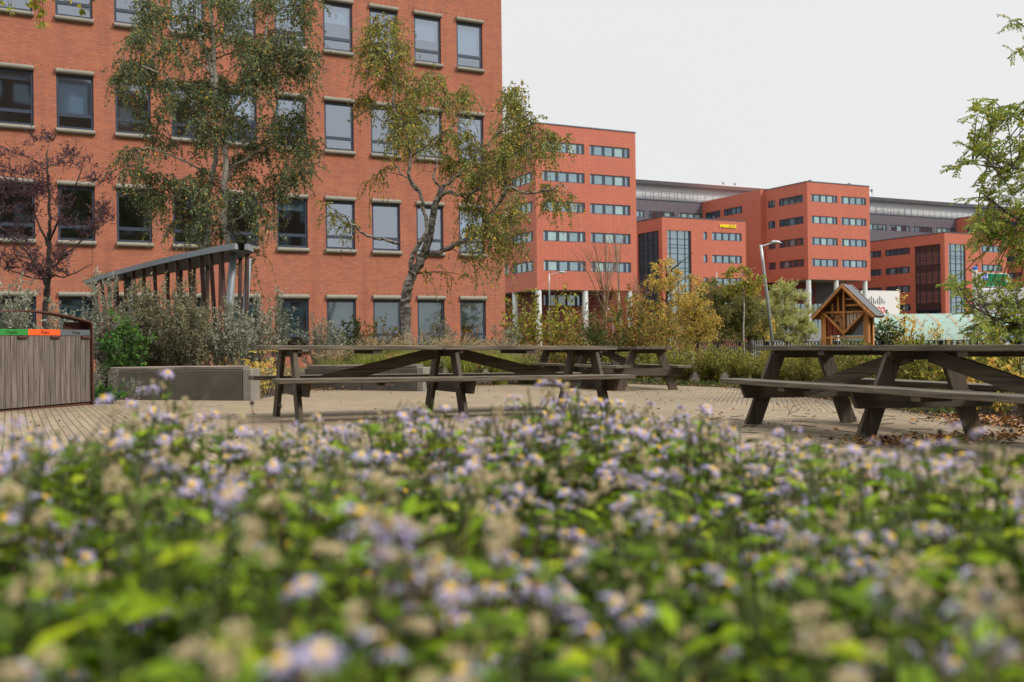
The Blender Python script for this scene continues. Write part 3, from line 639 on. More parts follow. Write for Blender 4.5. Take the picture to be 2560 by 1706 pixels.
m = MB(); m.lathe([(2.75, 30.8), (2.75, 32.7), (2.6, 32.85)], 20, (48.2, 8, 0)); m.build('round_plant_drum', M['slope'], GRY)
for x in (9, 12, 44, 50):
    v = MB(); v.tube([(x, 6, 30.9), (x, 6, 32.6 if x < 40 else 33.6)], .16, 8); v.tube([(x, 6, 31.7 if x < 40 else 33.1), (x, 6, 32.2 if x < 40 else 33.5)], .3, 8); v.build('roof_vent', M['louvre'], GRY)
gI = [((.5, 0), (.5, 1)), ((.2, 0), (.8, 0)), ((.2, 1), (.8, 1))]; gN = [((.1, 0), (.1, 1)), ((.1, 1), (.9, 0)), ((.9, 0), (.9, 1)), ((-.1, 0), (.3, 0)), ((-.1, 1), (.25, 1)), ((.7, 1), (1.1, 1))]; gG = arc(.5, .5, .5, .5, 45, 350) + [((1.0, .45), (.6, .45))]
strokes(GRY, [gI, gN, gG], 82.7, 31.2, 1.75, 1.5, .5, .3, M['navy'], -.1)
# red wing that closes the grey wall on the right
C5 = G0 + 69.36 * dR - 34 * dL
hl = rows([(25.3, 31.2), (17.9, 23.8), (10.6, 16.5)], [25.0, 21.4, 17.8, 14.2])
B5 = block('red_office_far_wing', 'red clad office wing at the right edge, standing behind the low banded block', (C5[0], C5[1]), 20, 33.9, -.6, 27.2, [], hl)
for h in hl: strip(B5, mpL, h[0], h[1], h[3], GD)

# office across the yard, behind the camera: what the lower windows mirror
OP = empty('brick_office_opposite', (-14, -24, 0), 0, 'brick office across the yard, opposite the birches', 'building')
hs = rows([(k * 2.6, k * 2.6 + 1.5) for k in range(0, 25)], [3, 6.6, 10.2, 13.8, 17.4, 21.0, 24.6], 1.9)
m = MB(); m.wall(-1, 66, -.5, 26, hs, .15, lambda a, d, z: (a, -d, z)); m.quad((66, 0, -.5), (66, -12, -.5), (66, -12, 26), (66, 0, 26)); m.quad((-1, 0, 26), (66, 0, 26), (66, -12, 26), (-1, -12, 26)); m.build('wall', plain('brown_brick', (.085, .052, .032), .9, var=.3, scale=2), OP)
m = MB(); m.quad((-1, -.15, 0), (66, -.15, 0), (66, -.15, 25.5), (-1, -.15, 25.5)); m.build('window_band', M['glassdark'], OP)

# ------------------------------------------------------------------ picnic tables
def picnic_table(tilt=True):
    root = empty('picnic_table', (0, 0, 0))
    L = 3.95; t = .045
    rg = random.Random(11)
    for k in range(5):
        v0 = -.36 + k * .1455; m = MB(); e = rg.uniform(-.004, .004)
        m.box(e, L + e, v0, v0 + .138, .75 - t + rg.uniform(-.002, .002), .75 + rg.uniform(-.0015, .0015)); m.build('tabletop_plank', M['tablewood'], root, bevel=.006)
    for sd in (-1, 1):
        for k in range(2):
            v0 = .472 + k * .143; a, b = sorted((sd * v0, sd * (v0 + .138))); m = MB(); e = rg.uniform(-.004, .004)
            m.box(e, L + e, a, b, .43 - t, .43 + rg.uniform(-.0015, .0015)); m.build('seat_plank', M['tablewood'], root, bevel=.006)
    st = [.254, 1.98, 3.70]
    for u in st:
        for sd in (-1, 1):
            q = [(sd * .62, 0), (sd * .45, 0), (sd * .17, .70), (sd * .325, .70)]
            if sd < 0: q = q[::-1]
            m = MB(); m.prism(q, u - .0225, u + .0225, 0); m.build('leg', M['legwood'], root, bevel=.004)
        m = MB(); m.prism([(-.70, .384), (-.645, .25), (.645, .25), (.70, .384)], u + .024, u + .069, 0); m.build('seat_beam', M['beamwood'], root, bevel=.004)
        m = MB(); m.prism([(-.345, .704), (-.345, .675), (-.31, .635), (.31, .635), (.345, .675), (.345, .704)], u + .024, u + .069, 0); m.build('top_beam', M['beamwood'], root, bevel=.004)
        for v in (-.445, .445):
            m = MB(); m.tube([(u - .034, v, .32), (u - .02, v, .32)], .014, 8); m.build('bolt', M['galv'], root)
    for a, b in (((1.86, .675), (.30, .31)), ((2.10, .675), (3.66, .31))):
        m = MB(); m.beam((a[0], 0, a[1]), (b[0], 0, b[1]), .045, .12); m.build('brace', M['tablewood'], root, bevel=.004)
    for u in (1.1, 2.85):
        m = MB(); m.box(u - .05, u + .05, -.345, .345, .665, .704); m.build('top_batten', M['beamwood'], root)
        for sd in (-1, 1):
            a, b = sorted((sd * .48, sd * .745)); m = MB(); m.box(u - .05, u + .05, a, b, .35, .384); m.build('seat_batten', M['beamwood'], root)
    return root
TA = picnic_table()
TB = copy_tree(TA); TC = copy_tree(TA)
for o, (x, y, th, lab) in zip((TA, TB, TC), ((-2.5275, 10.0357, .4425, 'long weathered picnic table seen from the side in the middle of the yard'), (.831, 20.573, -1.1573, 'weathered picnic table farther back, seen from its end in front of the autumn shrubs'), (2.7441, 9.9696, -1.2836, 'weathered picnic table at the right edge, in front of the insect hotel'))):
    tag(o, lab, 'picnic table', 'picnic tables in the paved yard')
    c, s = math.cos(th), math.sin(th)
    ax = Vector((c, s, -.014 * c - .005 * s)).normalized(); ay = Vector((-s, c, .014 * s - .005 * c)); az_ = ax.cross(ay).normalized(); ay = az_.cross(ax)
    mm = Matrix((ax, ay, az_)).transposed().to_4x4(); mm.translation = (x, y, G(x, y) + .005); o.matrix_world = mm

# ------------------------------------------------------------------ recycling bin
BN = empty('recycling_bin', (-5.37, 12.68, G(-5.37, 12.68)), math.atan2(.957, .289), 'grey planked recycling bin station with coloured labels under a rusty arched hood', 'bin')
L = 2.12
for k in range(24):
    m = MB(); x1 = -.012 - k * .0872; m.box(x1 - .0805, x1, 0, .022, .05, .885); m.build('plank', M['binwood'], BN)
m = MB(); m.box(-L + .01, -.01, .03, .6, .04, .88); m.build('inner_box', M['ink'], BN)
m = MB(); m.box(-L, 0, .02, .6, .0, .035); m.build('base', M['rust'], BN)
for k, (mat, tx) in enumerate((('greylab', 'Waste'), ('orange', 'Plastic'), ('green', 'Organic'), ('bluelab', 'Paper'))):
    a = -.012 - k * .523
    m = MB(); m.box(a - .521, a, -.008, .03, .888, .958); lb = m.build('label_strip', M[mat], BN)
    text(tx, .055, M['ink'], lb, (a - .25, -.0095, .922))
    m = MB(); m.box(a - .16, a - .01, -.03, -.002, .855, .878); m.build('handle', M['rust'], BN, bevel=.003)
pts = [(.0, 0)] + [(.0, .98)] + [(-.06 + .06 * math.cos(t), 1.0 + .06 * math.sin(t)) for t in np.linspace(0, math.pi / 2, 5)]
half = pts + [(-.06 - x, 1.06 + .105 * math.sin(x / 1.0 * math.pi / 2)) for x in np.linspace(.12, 1.0, 8)]
prof = half + [(-L - x, z) for x, z in reversed(half)]
m = MB(); th = .018
nrm = []
for i in range(len(prof)):
    a = np.array(prof[max(0, i - 1)]); b = np.array(prof[min(len(prof) - 1, i + 1)]); d = unit(b - a); nrm.append(np.array([d[1], -d[0]]))
for i in range(len(prof) - 1):
    o0, o1 = np.array(prof[i]), np.array(prof[i + 1]); q0, q1 = o0 - nrm[i] * -th, o1 - nrm[i + 1] * -th
    for A, B in ((o0, o1), (q1, q0)): m.quad((A[0], -.03, A[1]), (B[0], -.03, B[1]), (B[0], .12, B[1]), (A[0], .12, A[1]))
    for y in (-.03, .12): m.quad((o0[0], y, o0[1]), (o1[0], y, o1[1]), (q1[0], y, q1[1]), (q0[0], y, q0[1]))
m.build('hood', M['rust'], BN)
m = MB(); m.box(-.34, -.012, .10, .115, .96, 1.055); m.build('rear_panel', M['rust'], BN)

# ------------------------------------------------------------------ concrete benches
def bench(p0, p1, h, dep, label, joints):
    p0 = np.array(p0); p1 = np.array(p1); ln = np.linalg.norm(p1 - p0); th = math.atan2(p1[1] - p0[1], p1[0] - p0[0])
    r = empty('concrete_bench', (p0[0], p0[1], G(*p0)), th, label, 'bench', 'concrete benches along the planting')
    js = [0] + joints + [ln - .12]
    for a, b in zip(js[:-1], js[1:]):
        m = MB(); m.box(a + .004, b - .004, 0, dep, -.1, h); m.build('block', M['benchstone'], r, bevel=.008)
    m = MB(); m.box(ln - .116, ln, 0, dep, -.1, h + .01); m.build('end_block', M['benchend'], r, bevel=.008)
    m = MB(); n = 14; top = h + .055; poly = [(0.02, .05)] + [(ln - .13, .05)] + [(x, dep * .8 + .22 * math.sin(math.pi * x / ln)) for x in np.linspace(ln - .13, .02, n)]
    m.prism(poly, h + .004, top, 2); m.build('seat', M['benchwood'], r, bevel=.01)
bench((-5.68, 13.95), (-3.60, 13.70), .40, .34, 'dark concrete bench with a grey wooden seat right of the recycling bin', [.78])
bench((-3.63, 17.37), (-1.50, 16.70), .37, .36, 'low concrete bench with a wooden seat seen beneath the long picnic table', [.55, 1.1, 1.6])

# ------------------------------------------------------------------ pergola shelter
PG = empty('pergola_shelter', (-6.5, 20, G(-6.5, 20)), 0, 'shelter with curved galvanised roof edge and leaning brown slats behind silver shrubs', 'shelter')
def wl(p): return (p[0] + 6.5, p[1] - 20, p[2] - G(-6.5, 20))
# front and rear roof edges (plan) from the high near end to the far tip
zr = 2.54
def onlev(px, py):
    d = ray(px, py); q = d * (zr - H) / d[2]; return (q[0], q[1])
fe = [onlev(*p) for p in ((599, 611), (594, 608.5), (587, 608), (572, 610), (555, 613), (510, 621.7), (450, 635), (390, 649.5), (330, 665), (270, 682), (235, 693), (212, 701.5))]
be = [(p[0] + .85 * w_, p[1] + .53 * w_) for p, w_ in zip(fe, (.04, .12, .22, .38, .55, .8, .98, 1.02, .95, .75, .5, .2))]
m = MB()
for i in range(len(fe) - 1):
    a, b, c, d = fe[i], fe[i + 1], be[i + 1], be[i]
    for z in (zr - .105, zr): m.quad(*[wl((p[0], p[1], z)) for p in (a, b, c, d)])
for E_ in (fe, be):
    for a, b in zip(E_[:-1], E_[1:]): m.quad(wl((*a, zr - .105)), wl((*b, zr - .105)), wl((*b, zr)), wl((*a, zr)))
for a, b in ((fe[0], be[0]), (fe[-1], be[-1])): m.quad(wl((*a, zr - .105)), wl((*b, zr - .105)), wl((*b, zr)), wl((*a, zr)))
m.build('roof', M['galv'], PG)
def along(E_, s):
    seg_ = [np.hypot(b[0] - a[0], b[1] - a[1]) for a, b in zip(E_[:-1], E_[1:])]; t = s * sum(seg_)
    for (a, b), l in zip(zip(E_[:-1], E_[1:]), seg_):
        if t <= l: return np.array(a) + (np.array(b) - np.array(a)) * t / l
        t -= l
    return np.array(E_[-1])
for s in [.075, .115, .155, .21, .27, .33, .40, .47, .54, .61, .68, .75, .82, .89]:
    p = along(fe, s); o = unit(np.array([.85, .53])); m = MB(); q = p + o * .06; b = p + o * .18
    m.beam(wl((q[0], q[1], zr - .11)), wl((b[0], b[1], .0)), .05, .065, (.85, .53, 0)); m.build('slat', M['slatbrown'], PG)
for s in [.10, .16, .22, .28, .35, .42, .49, .56, .63, .70, .78, .86]:
    p = along(be, s); o = unit(np.array([-.85, -.53])); m = MB(); q = p + o * .06; b = p + o * .12
    m.beam(wl((q[0], q[1], zr - .11)), wl((b[0], b[1], .0)), .045, .06, (.85, .53, 0)); m.build('slat', M['slatbrown'], PG)
for (x, y, x2, y2) in ((fe[4][0] + .12, fe[4][1] + .3, fe[4][0] - .2, fe[4][1] + .5), (fe[5][0] + .55, fe[5][1] + .9, fe[5][0] + .35, fe[5][1] + 1.0), (fe[9][0] + .4, fe[9][1] + .2, fe[9][0] + .5, fe[9][1] + .3)):
    m = MB(); m.tube([wl((x, y, zr - .11)), wl((x2, y2, -.05))], .06, 12); m.build('column', M['galv'], PG, smooth=True)
rngm = np.random.RandomState(3)
pm = np.array([wl((*(along(fe, s) * (1 - t) + along(be, s) * t), zr + .002)) for s, t in zip(rngm.uniform(.72, 1, 700), rngm.uniform(0, 1, 700))])
leaf_mesh('roof_moss', pm, rngm.normal(size=(700, 3)) * [1, 1, .4] + [0, 0, .6], rngm.normal(size=(700, 3)), .06, .03, M['l_mixed'], PG)

# ------------------------------------------------------------------ insect hotel
hx = at(2108, 850, 15.3)
IH = empty('insect_hotel', (hx[0], hx[1], G(hx[0], hx[1])), math.radians(-38), 'orange timber insect hotel with a pitched roof and filled compartments behind the right picnic table', 'insect hotel')
zb = G(hx[0], hx[1])
def zz(px_y): return H + (846.3 - px_y) * 15.3 / F - zb
zpk, zbeam, zlow, zlow0 = zz(711), zz(780), zz(838), zz(850)
ze = zpk - .50
for sx in (-1, 1):
    m = MB(); m.box(sx * .33 - .04, sx * .33 + .04, .06, .14, -.1, zbeam + .02); m.build('post', M['orangewood'], IH, bevel=.004)
    m = MB(); m.box(sx * .33 - .038, sx * .33 + .038, .26, .335, -.1, zbeam + .02); m.build('post', M['orangewood'], IH, bevel=.004)
    # roof slope: boards with dark felt on top and pale edge strips
    a = np.array([0, 0, zpk]); e = np.array([sx * .50, 0, ze])
    m = MB(); n = np.array([sx * .707, 0, .707])
    P8 = [a, e, e - n * .03, a + np.array([0, 0, -.0424])]
    m.prism([(p[0], p[2]) for p in (P8 if sx < 0 else P8[::-1])], -.02, .40, 1); m.build('roof_board', M['orangewood'], IH)
    m = MB(); P8 = [a + n * .002, e + n * .002, e + n * .012, a + n * .012]; m.prism([(p[0], p[2]) for p in P8], .015, .365, 1); m.build('roof_felt', M['zinc'], IH)
    for y0, y1 in ((-.02, .014), (.366, .40)):
        m = MB(); P8 = [a + n * .002, e + n * .002, e + n * .02, a + n * .02]; m.prism([(p[0], p[2]) for p in P8], y0, y1, 1); m.build('roof_edge_strip', M['benchwood'], IH)
    m = MB(); m.beam((sx * .47, -.03, ze + .005 - .02), (sx * .0, -.03, zpk - .03), .03, .05, (0, 1, 0)); m.build('barge_board', M['orangewood'], IH)
def hb(a, b, w=.035, y=.07): 
    m = MB(); m.beam((a[0], y, a[1]), (b[0], y, b[1]), .03, w, (0, 1, 0)); m.build('frame_bar', M['orangewood'], IH)
hb((0, zlow - .01), (0, zpk - .05), .035, .055); hb((-.36, zbeam), (.36, zbeam), .035, .075)
hb((-.30, zbeam - .02), (0, zlow + .03), .04, .04); hb((.30, zbeam - .02), (0, zlow + .03), .04, .04)
hb((-.29, zlow - .035), (.29, zlow - .035), .07, .08); hb((-.10, zbeam), (-.10, zbeam + .25), .025, .085); hb((-.19, zbeam), (-.19, zbeam + .14), .022, .085); hb((.0, zbeam + .105), (.22, zbeam + .105), .03, .085); hb((.0, zbeam + .2), (.13, zbeam + .2), .025, .085)
m = MB(); m.prism([(-.3, zlow), (.3, zlow), (.3, zbeam), (.36, zbeam), (0, zpk - .06), (-.36, zbeam), (-.3, zbeam)], .12, .25, 1); m.build('reed_filling', M['reed'], IH)
rg = random.Random(4); m = MB()
for x, dz, r in ((-.055, .06, .042), (-.12, .035, .04), (-.075, -.035, .042), (-.05, -.115, .042), (-.20, .045, .03), (-.035, -.02, .03), (-.15, -.03, .03), (-.035, -.19, .025)):
    m.tube([(x, .10, zbeam - .09 + dz), (x, .13, zbeam - .09 + dz)], r, 14)
m.build('log_section', M['logend'], IH)
m = MB(); h_ = MB()
for k, x in enumerate((.045, .10, .155, .21)):
    zb0 = zlow + .06 + abs(x) * 1.05; r = .024
    m.tube([(x, .105, zb0), (x, .105, zbeam - .02)], r, 10)
    for q in range(int((zbeam - zb0) / .045)): h_.tube([(x + rg.uniform(-.009, .009), .105 - r - .001, zb0 + .02 + q * .045), (x, .09, zb0 + .02 + q * .045)], .006, 6)
rods = m.build('drilled_rods', M['bone'], IH); h_.build('drill_holes', M['hole'], rods)
m = MB()
for k in range(3): x = -.28 + k * .085; m.prism([(x, zlow), (x + .075, zlow), (x + .075, max(zlow + .02, zbeam - .06 - (x + .36) * 1.05)), (x, max(zlow + .03, zbeam - .06 - (x + .28) * 1.05))], .09, .118, 1)
m.build('brick_filling', M['redbrick'], IH)
m = MB(); m.prism([(.10, zlow), (.29, zlow), (.29, zbeam - .12)], .09, .118, 1); m.build('tile_filling', M['pebble'], IH)

# ------------------------------------------------------------------ railing
def rail_at(s): return np.array([5.14 + (6.75 - 5.14) * s, 27.6 + (9.0 - 27.6) * s])
RL = empty('railing', (5.9, 18, G(5.9, 18)), 0, 'black metal bar railing running behind the planting and the insect hotel', 'fence')
gl = lambda p, z: (p[0] - 5.9, p[1] - 18, z - G(5.9, 18))
zt = .735; m = MB(); m.beam(gl(rail_at(0), zt), gl(rail_at(1), zt), .05, .012); m.build('top_rail', M['black'], RL)
m = MB(); m.beam(gl(rail_at(0), -.02), gl(rail_at(1), -.02), .04, .012); m.build('bottom_rail', M['black'], RL)
m = MB()
for k in range(115):
    p = rail_at((k + .5) / 115); q = gl(p, 0); m.box(q[0] - .006, q[0] + .006, q[1] - .03, q[1] + .03, gl(p, -.013)[2], gl(p, zt - .0065)[2])
m.build('balusters', M['black'], RL)
for k in range(11):
    p = rail_at(k / 10); q = gl(p, 0); m = MB(); m.box(q[0] - .03, q[0] + .03, q[1] - .05, q[1] + .05, gl(p, G(*p) - .1)[2], gl(p, zt - .007)[2]); m.build('post', M['black'], RL)

# ------------------------------------------------------------------ street lamps, poles, signs, far structures
def lamp(label, pb, pt, Y, r0, r1, arm, headl, group='street lamps beyond the railing'):
    b = gp(pb, Y); t = at(*pt, Y); root = empty('street_lamp', b, 0, label, 'street lamp', group)
    l = lambda p: np.array(p) - b
    m = MB(); m.tube([l(b - [0, 0, .2]), l(b) + (l(t) - l(b)) * .86, l(t)], [r0, r1 * 1.05, r1], 10); m.build('pole', M['lampsteel'], root, smooth=True)
    s = 1 if arm > 0 else -1
    m = MB(); e = l(t) + np.array([arm, 0, .04 + abs(arm) * .05]); m.tube([l(t) + [-.05 * s, 0, -.08], e], [r1 * .55, r1 * .5], 8); m.build('arm', M['lampsteel'], root)
    m = MB(); c = e; hl = headl * s
    m.tube([c, c + [hl * .25, 0, .05], c + [hl * .7, 0, .04], c + [hl, 0, .0]], [r1 * .9, headl * .17, headl * .14, headl * .04], 10); m.build('lamp_head', M['lampsteel'], root, smooth=True)
lamp('tall leaning street lamp between the olive tree and the willow', 1939, (1902, 613), 38, .075, .052, .38, .42)
lamp('straight street lamp with its arm to the right in front of the columned tower', 1374, (1373, 685), 80, .07, .05, .75, .62)
lamp('small pale street lamp low among the shrubs, its head turned left', 1533, (1532, 777), 85, .045, .04, -.25, .5)
for px, py, Y, lab in ((1744, 716, 60, 'thin white pole at the left edge of the olive tree'), (1686, 722, 70, 'thin white pole in the yellow tree'), (1794, 682, 90, 'slender grey mast rising above the olive tree')):
    b = gp(px, Y); t = at(px - 1, py, Y); m = MB(); m.tube([(0, 0, -.1), (0, 0, t[2] - b[2])], [.07, .045], 8); tag(m.build('white_pole', M['white'], loc=b), lab, 'pole', 'thin poles beyond the railing')
# parking direction sign
b = gp(2440, 42); SG = empty('parking_sign', b, 0, 'white post with blue cap carrying a green arrow sign', 'sign')
up = lambda y, px=2440: at(px, y, 42)[2] - b[2]
m = MB(); m.tube([(0, 0, -.2), (0, 0, up(675))], .105, 16); m.build('post', M['whitepaint'], SG)
m = MB(); m.tube([(0, 0, up(675)), (0, 0, up(669))], .108, 16); m.tube([(0, 0, up(669)), (0, 0, up(667.5))], [.105, .07], 16); m.build('post_cap', M['signblue'], SG)
x0, x1 = .16, 1.46; z0, z1 = up(717.5), up(683)
arrowp = [(x0, z0), (x1 - .13, z0 - .02), (x1 - .02, z0 + .12), (x1, (z0 + z1) / 2), (x1 - .04, z1 - .1), (x1 - .15, z1 - .03), (x0, z1 + .02)]
m = MB(); m.prism(arrowp[::-1], -.04, .04, 1); m.prism([(.05, z0 + .12), (x0, z0 + .12), (x0, z0 + .2), (.05, z0 + .2)], -.03, .03, 1); m.prism([(.05, z1 - .2), (x0, z1 - .2), (x0, z1 - .12), (.05, z1 - .12)], -.03, .03, 1); m.build('sign_border', M['signwhite'], SG)
cx, cz = (x0 + x1) / 2, (z0 + z1) / 2
m = MB(); m.prism([(cx + .02 + (x - cx) * .92, cz + (z - cz) * .86) for x, z in arrowp][::-1], -.046, -.0405, 1); face = m.build('sign_face', M['signgreen'], SG)
m = MB(); m.prism([(.245, z1 - .31), (.52, z1 - .31), (.52, z1 - .05), (.245, z1 - .05)], -.052, -.047, 1); m.build('symbol_border', M['signwhite'], face)
m = MB(); m.prism([(.262, z1 - .295), (.503, z1 - .295), (.503, z1 - .065), (.262, z1 - .065)], -.056, -.053, 1); m.build('symbol_field', M['signblue'], face)
text('P14', .19, M['signwhite'], face, (.382, -.059, z1 - .18), .003, .002)
m = MB(); za = cz - .02; m.prism([(1.20, za - .022), (1.33, za - .022), (1.33, za + .022), (1.20, za + .022)], -.0515, -.047, 1)
for s in (-1, 1): m.prism([(1.30, za + s * .12), (1.26, za + s * .10), (1.35, za + s * .0), (1.42, za)][::s], -.055, -.052, 1)
m.build('arrow', M['signwhite'], face)
# blue board behind the railing
b = gp(2523, 22); BB = empty('blue_board', b, 0, 'blue framed notice board with a white panel behind the railing', 'sign')
m = MB(); m.box(-.24, .24, -.02, .03, .55, 1.0 - .02); m.box(-.21, -.17, 0, .03, -.1, .55); m.box(.17, .21, 0, .03, -.1, .55); m.build('frame', M['signblue'], BB)
m = MB(); m.box(-.12, .17, -.03, -.0205, .60, .86); m.build('panel', M['signwhite'], BB)
m = MB(); m.box(-.21, -.13, -.028, -.0205, .86, .875); m.box(-.18, -.165, -.034, -.0285, .83, .905); m.box(-.08, .14, -.0255, -.0205, .92, .94); m.build('white_marks', M['signwhite'], BB)
# white wall with the company sign
p = at(2249, 728, 181.0); CW = empty('white_sign_wall', (p[0], p[1], 0), ROT, 'white wall carrying black bars and red lettering below the low red office', 'sign wall')
zt = p[2]; m = MB(); m.box(-9.5, 0, 0, .6, -.6, zt); m.build('wall', M['whitepaint'], CW)
q = at(2166, 747, 177.0); k = 177 / F
xs = [-8.2 + i * .52 for i in range(9)]
m = MB()
for i, hh in enumerate((.55, 1.0, 1.5, 1.0, .55, 1.0, 1.5, 1.0, .55)): m.box(xs[i], xs[i] + .17, -.05, -.002, zt - 2.35 - (.18 if hh > 1.2 else 0), zt - 2.35 + hh - (.18 if hh > 1.2 else 0))
m.build('logo_bars', M['teal'], CW)
text('CISCO', 1.45, M['red'], CW, (-5.9, -.035, zt - 3.5), .035, .03, 1.05)
# mint barrel vault
p = at(2300, 783, 88); VT = empty('mint_barrel_vault', (p[0], p[1], 0), math.radians(3), 'pale mint green barrel vault building beyond the railing', 'building')
zt = p[2]; rr = zt + .3; m = MB(); n = 14; x0, x1 = -4.6, 8
def vp(x, i, r=0): t = math.pi * i / n; return (x, -(rr + r) * 1.25 * math.cos(t) + 3, (rr + r) * math.sin(t) - .3)
for i in range(n): m.quad(vp(x0, i), vp(x1, i), vp(x1, i + 1), vp(x0, i + 1))
m.add([vp(x0, i) for i in range(n + 1)], [tuple(range(n + 1))]); m.build('vault', M['mint'], VT)
for x in (-3.2, -1.6, 0, 1.6, 3.2, 4.8, 6.4):
    m = MB()
    for i in range(3, n): m.quad(vp(x, i, .02), vp(x + .3, i, .02), vp(x + .3 - .06, i + 1, .02), vp(x - .06, i + 1, .02))
    m.build('rib', M['tan'], VT)
# white parking deck on the right
p = at(2446, 722, 105); PK = empty('white_parking_deck', (p[0], p[1], 0), math.radians(-28), 'white parking deck with two pale parapet bands at the right edge', 'building')
m = MB(); m.box(0, 26, 2.5, 9, -.6, p[2] - .5); m.build('body', M['greywall'], PK)
for za, zb_ in ((at(2446, 722, 105)[2], at(2446, 758, 105)[2]), (at(2446, 772, 105)[2], at(2446, 806, 105)[2])):
    m = MB(); m.box(-.1, 26, 0, 2.4, zb_, za); m.build('parapet', M['whitepaint'], PK, bevel=.15)
# grey ramp wall
p0 = at(1880, 848, 64); p1 = at(2078, 826, 64); GW = MB(); zt = at(1980, 825, 64)[2]
GW.prism([(0, -.4), (p1[0] - p0[0], -.4), (p1[0] - p0[0], zt), (1.1, zt), (0, zt - .55)], 0, .4, 1); tag(GW.build('ramp_wall', M['greywall'], loc=(p0[0], 64, 0)), 'low grey concrete ramp wall beyond the railing, beside the leaning lamp', 'wall')

# ------------------------------------------------------------------ vegetation
def curve(p0, p1, p2, n=5):
    return [p0 * (1 - t) ** 2 + p1 * 2 * t * (1 - t) + p2 * t * t for t in np.linspace(0, 1, n)]
def inpoly(x, y, P):
    c = False
    for i in range(len(P)):
        x1, y1 = P[i]; x2, y2 = P[i - 1]
        if (y1 > y) != (y2 > y) and x < (x2 - x1) * (y - y1) / (y2 - y1) + x1: c = not c
    return c
def smooth_path(pts, n=4):
    pts = [np.array(p, float) for p in pts]; out = []
    for i in range(len(pts) - 1):
        p0 = pts[max(0, i - 1)]; p1 = pts[i]; p2 = pts[i + 1]; p3 = pts[min(len(pts) - 1, i + 2)]
        for k in range(n):
            t = k / n; out.append(.5 * (2 * p1 + (p2 - p0) * t + (2 * p0 - 5 * p1 + 4 * p2 - p3) * t * t + (3 * p1 - p0 - 3 * p2 + p3) * t ** 3))
    return out + [pts[-1]]

def hand_tree(name, label, Y, limbs, poly, nclump, seed, bark, twigm, leaf, spread=1.2, leaf_len=.05, leaf_w=.038, twigs=26, per=13, droop=1.0, twig_len=.55, clump_r=.45, base=None, group=None, extra=()):
    """a tree whose main limbs are laid out by hand; foliage clumps fill the crown's volume and hang from fine twigs"""
    rg = np.random.RandomState(seed)
    b = base if base is not None else gp(limbs[0][0][0][0], Y)
    root = empty(name, b, 0, label, 'tree', group)
    nodes = []; tb = MB()
    for li, (pts, r0, r1, dy) in enumerate(limbs):
        P = []
        for i, p in enumerate(pts):
            q = at(p[0], p[1], Y + dy[0] + (dy[1] - dy[0]) * i / max(1, len(pts) - 1)); P.append(q)
        if li == 0: P[0] = np.array([P[0][0], P[0][1], G(P[0][0], P[0][1]) - .1])
        P = smooth_path(P, 5)
        P = [p + rg.normal(size=3) * .012 for p in P]
        R = np.linspace(r0, r1, len(P)); R = R * (1 + .06 * rg.normal(size=len(P)))
        tb.tube([p - b for p in P], list(R), 9 if r0 > .05 else 6)
        k0 = len(P) // 3 if li < 2 else 1
        for p, r in zip(P[k0:], R[k0:]): nodes.append((p, r))
    NP = np.array([n[0] for n in nodes]); NR = np.array([n[1] for n in nodes])
    tw = MB(); LP = []; LD = []; LN = []
    xs = [p[0] for p in poly]; ys = [p[1] for p in poly]
    C = []
    while len(C) < nclump:
        px, py = rg.uniform(min(xs), max(xs)), rg.uniform(min(ys), max(ys))
        if inpoly(px, py, poly): C.append((px, py, rg.normal() * spread, 1.0))
    C += [(e[0], e[1], rg.normal() * spread * .4, e[2] if len(e) > 2 else 1.0) for e in extra]
    for px, py, dy, dens in C:
        c = at(px, py, Y + np.clip(dy, -2 * spread, 2 * spread))
        d = NP - c; dist = np.linalg.norm(d, axis=1) + np.maximum(0, d[:, 2]) * .8
        k = int(np.argmin(dist)); a = NP[k]
        ln = np.linalg.norm(c - a)
        mid = (a + c) / 2 + np.array([0, 0, .22 * ln]) + rg.normal(size=3) * .08 * ln
        br = curve(a, mid, c, 6)
        r = min(NR[k] * .6, .006 + .008 * ln)
        tw.tube([p - b for p in br], list(np.linspace(r, .004, 6)), 5)
        for _ in range(int(twigs * dens)):
            t = rg.uniform(.45, 1); p0 = br[min(5, int(t * 5.99))] + rg.normal(size=3) * .03
            dr = unit(rg.normal(size=3) * [1, 1, .6] + unit(c - a) * .5); l = twig_len * rg.uniform(.5, 1.25)
            reach = clump_r * rg.uniform(.3, 1.1)
            p1 = p0 + dr * reach * .7 + [0, 0, .12 * reach]; p2 = p0 + dr * reach + np.array([0, 0, -l * droop * rg.uniform(.4, 1.0)])
            q = curve(p0, p1, p2, 5); tw.tube([p - b for p in q], [.0035, .003, .0025, .002, .0015], 3, False)
            for j in range(per):
                s = rg.uniform(.15, 1); i = min(3, int(s * 4)); f = s * 4 - i; pp = q[i] * (1 - f) + q[i + 1] * f
                LP.append(pp - b); LD.append(rg.normal(size=3) * .8 + [0, 0, -.7 * droop]); LN.append(rg.normal(size=3) + [0, 0, .5])
    tb.build('trunk', bark, root, smooth=True)
    tw.build('branches', twigm, root)
    n = len(LP)
    leaf_mesh('crown', LP, LD, LN, leaf_len * rg.uniform(.7, 1.25, n), leaf_w * rg.uniform(.7, 1.2, n), leaf, root)
    return root

z1 = lambda x, y: (x / 2.736, y / 2.736)
z2 = lambda x, y: (600 + x / 2.736, y / 2.736)
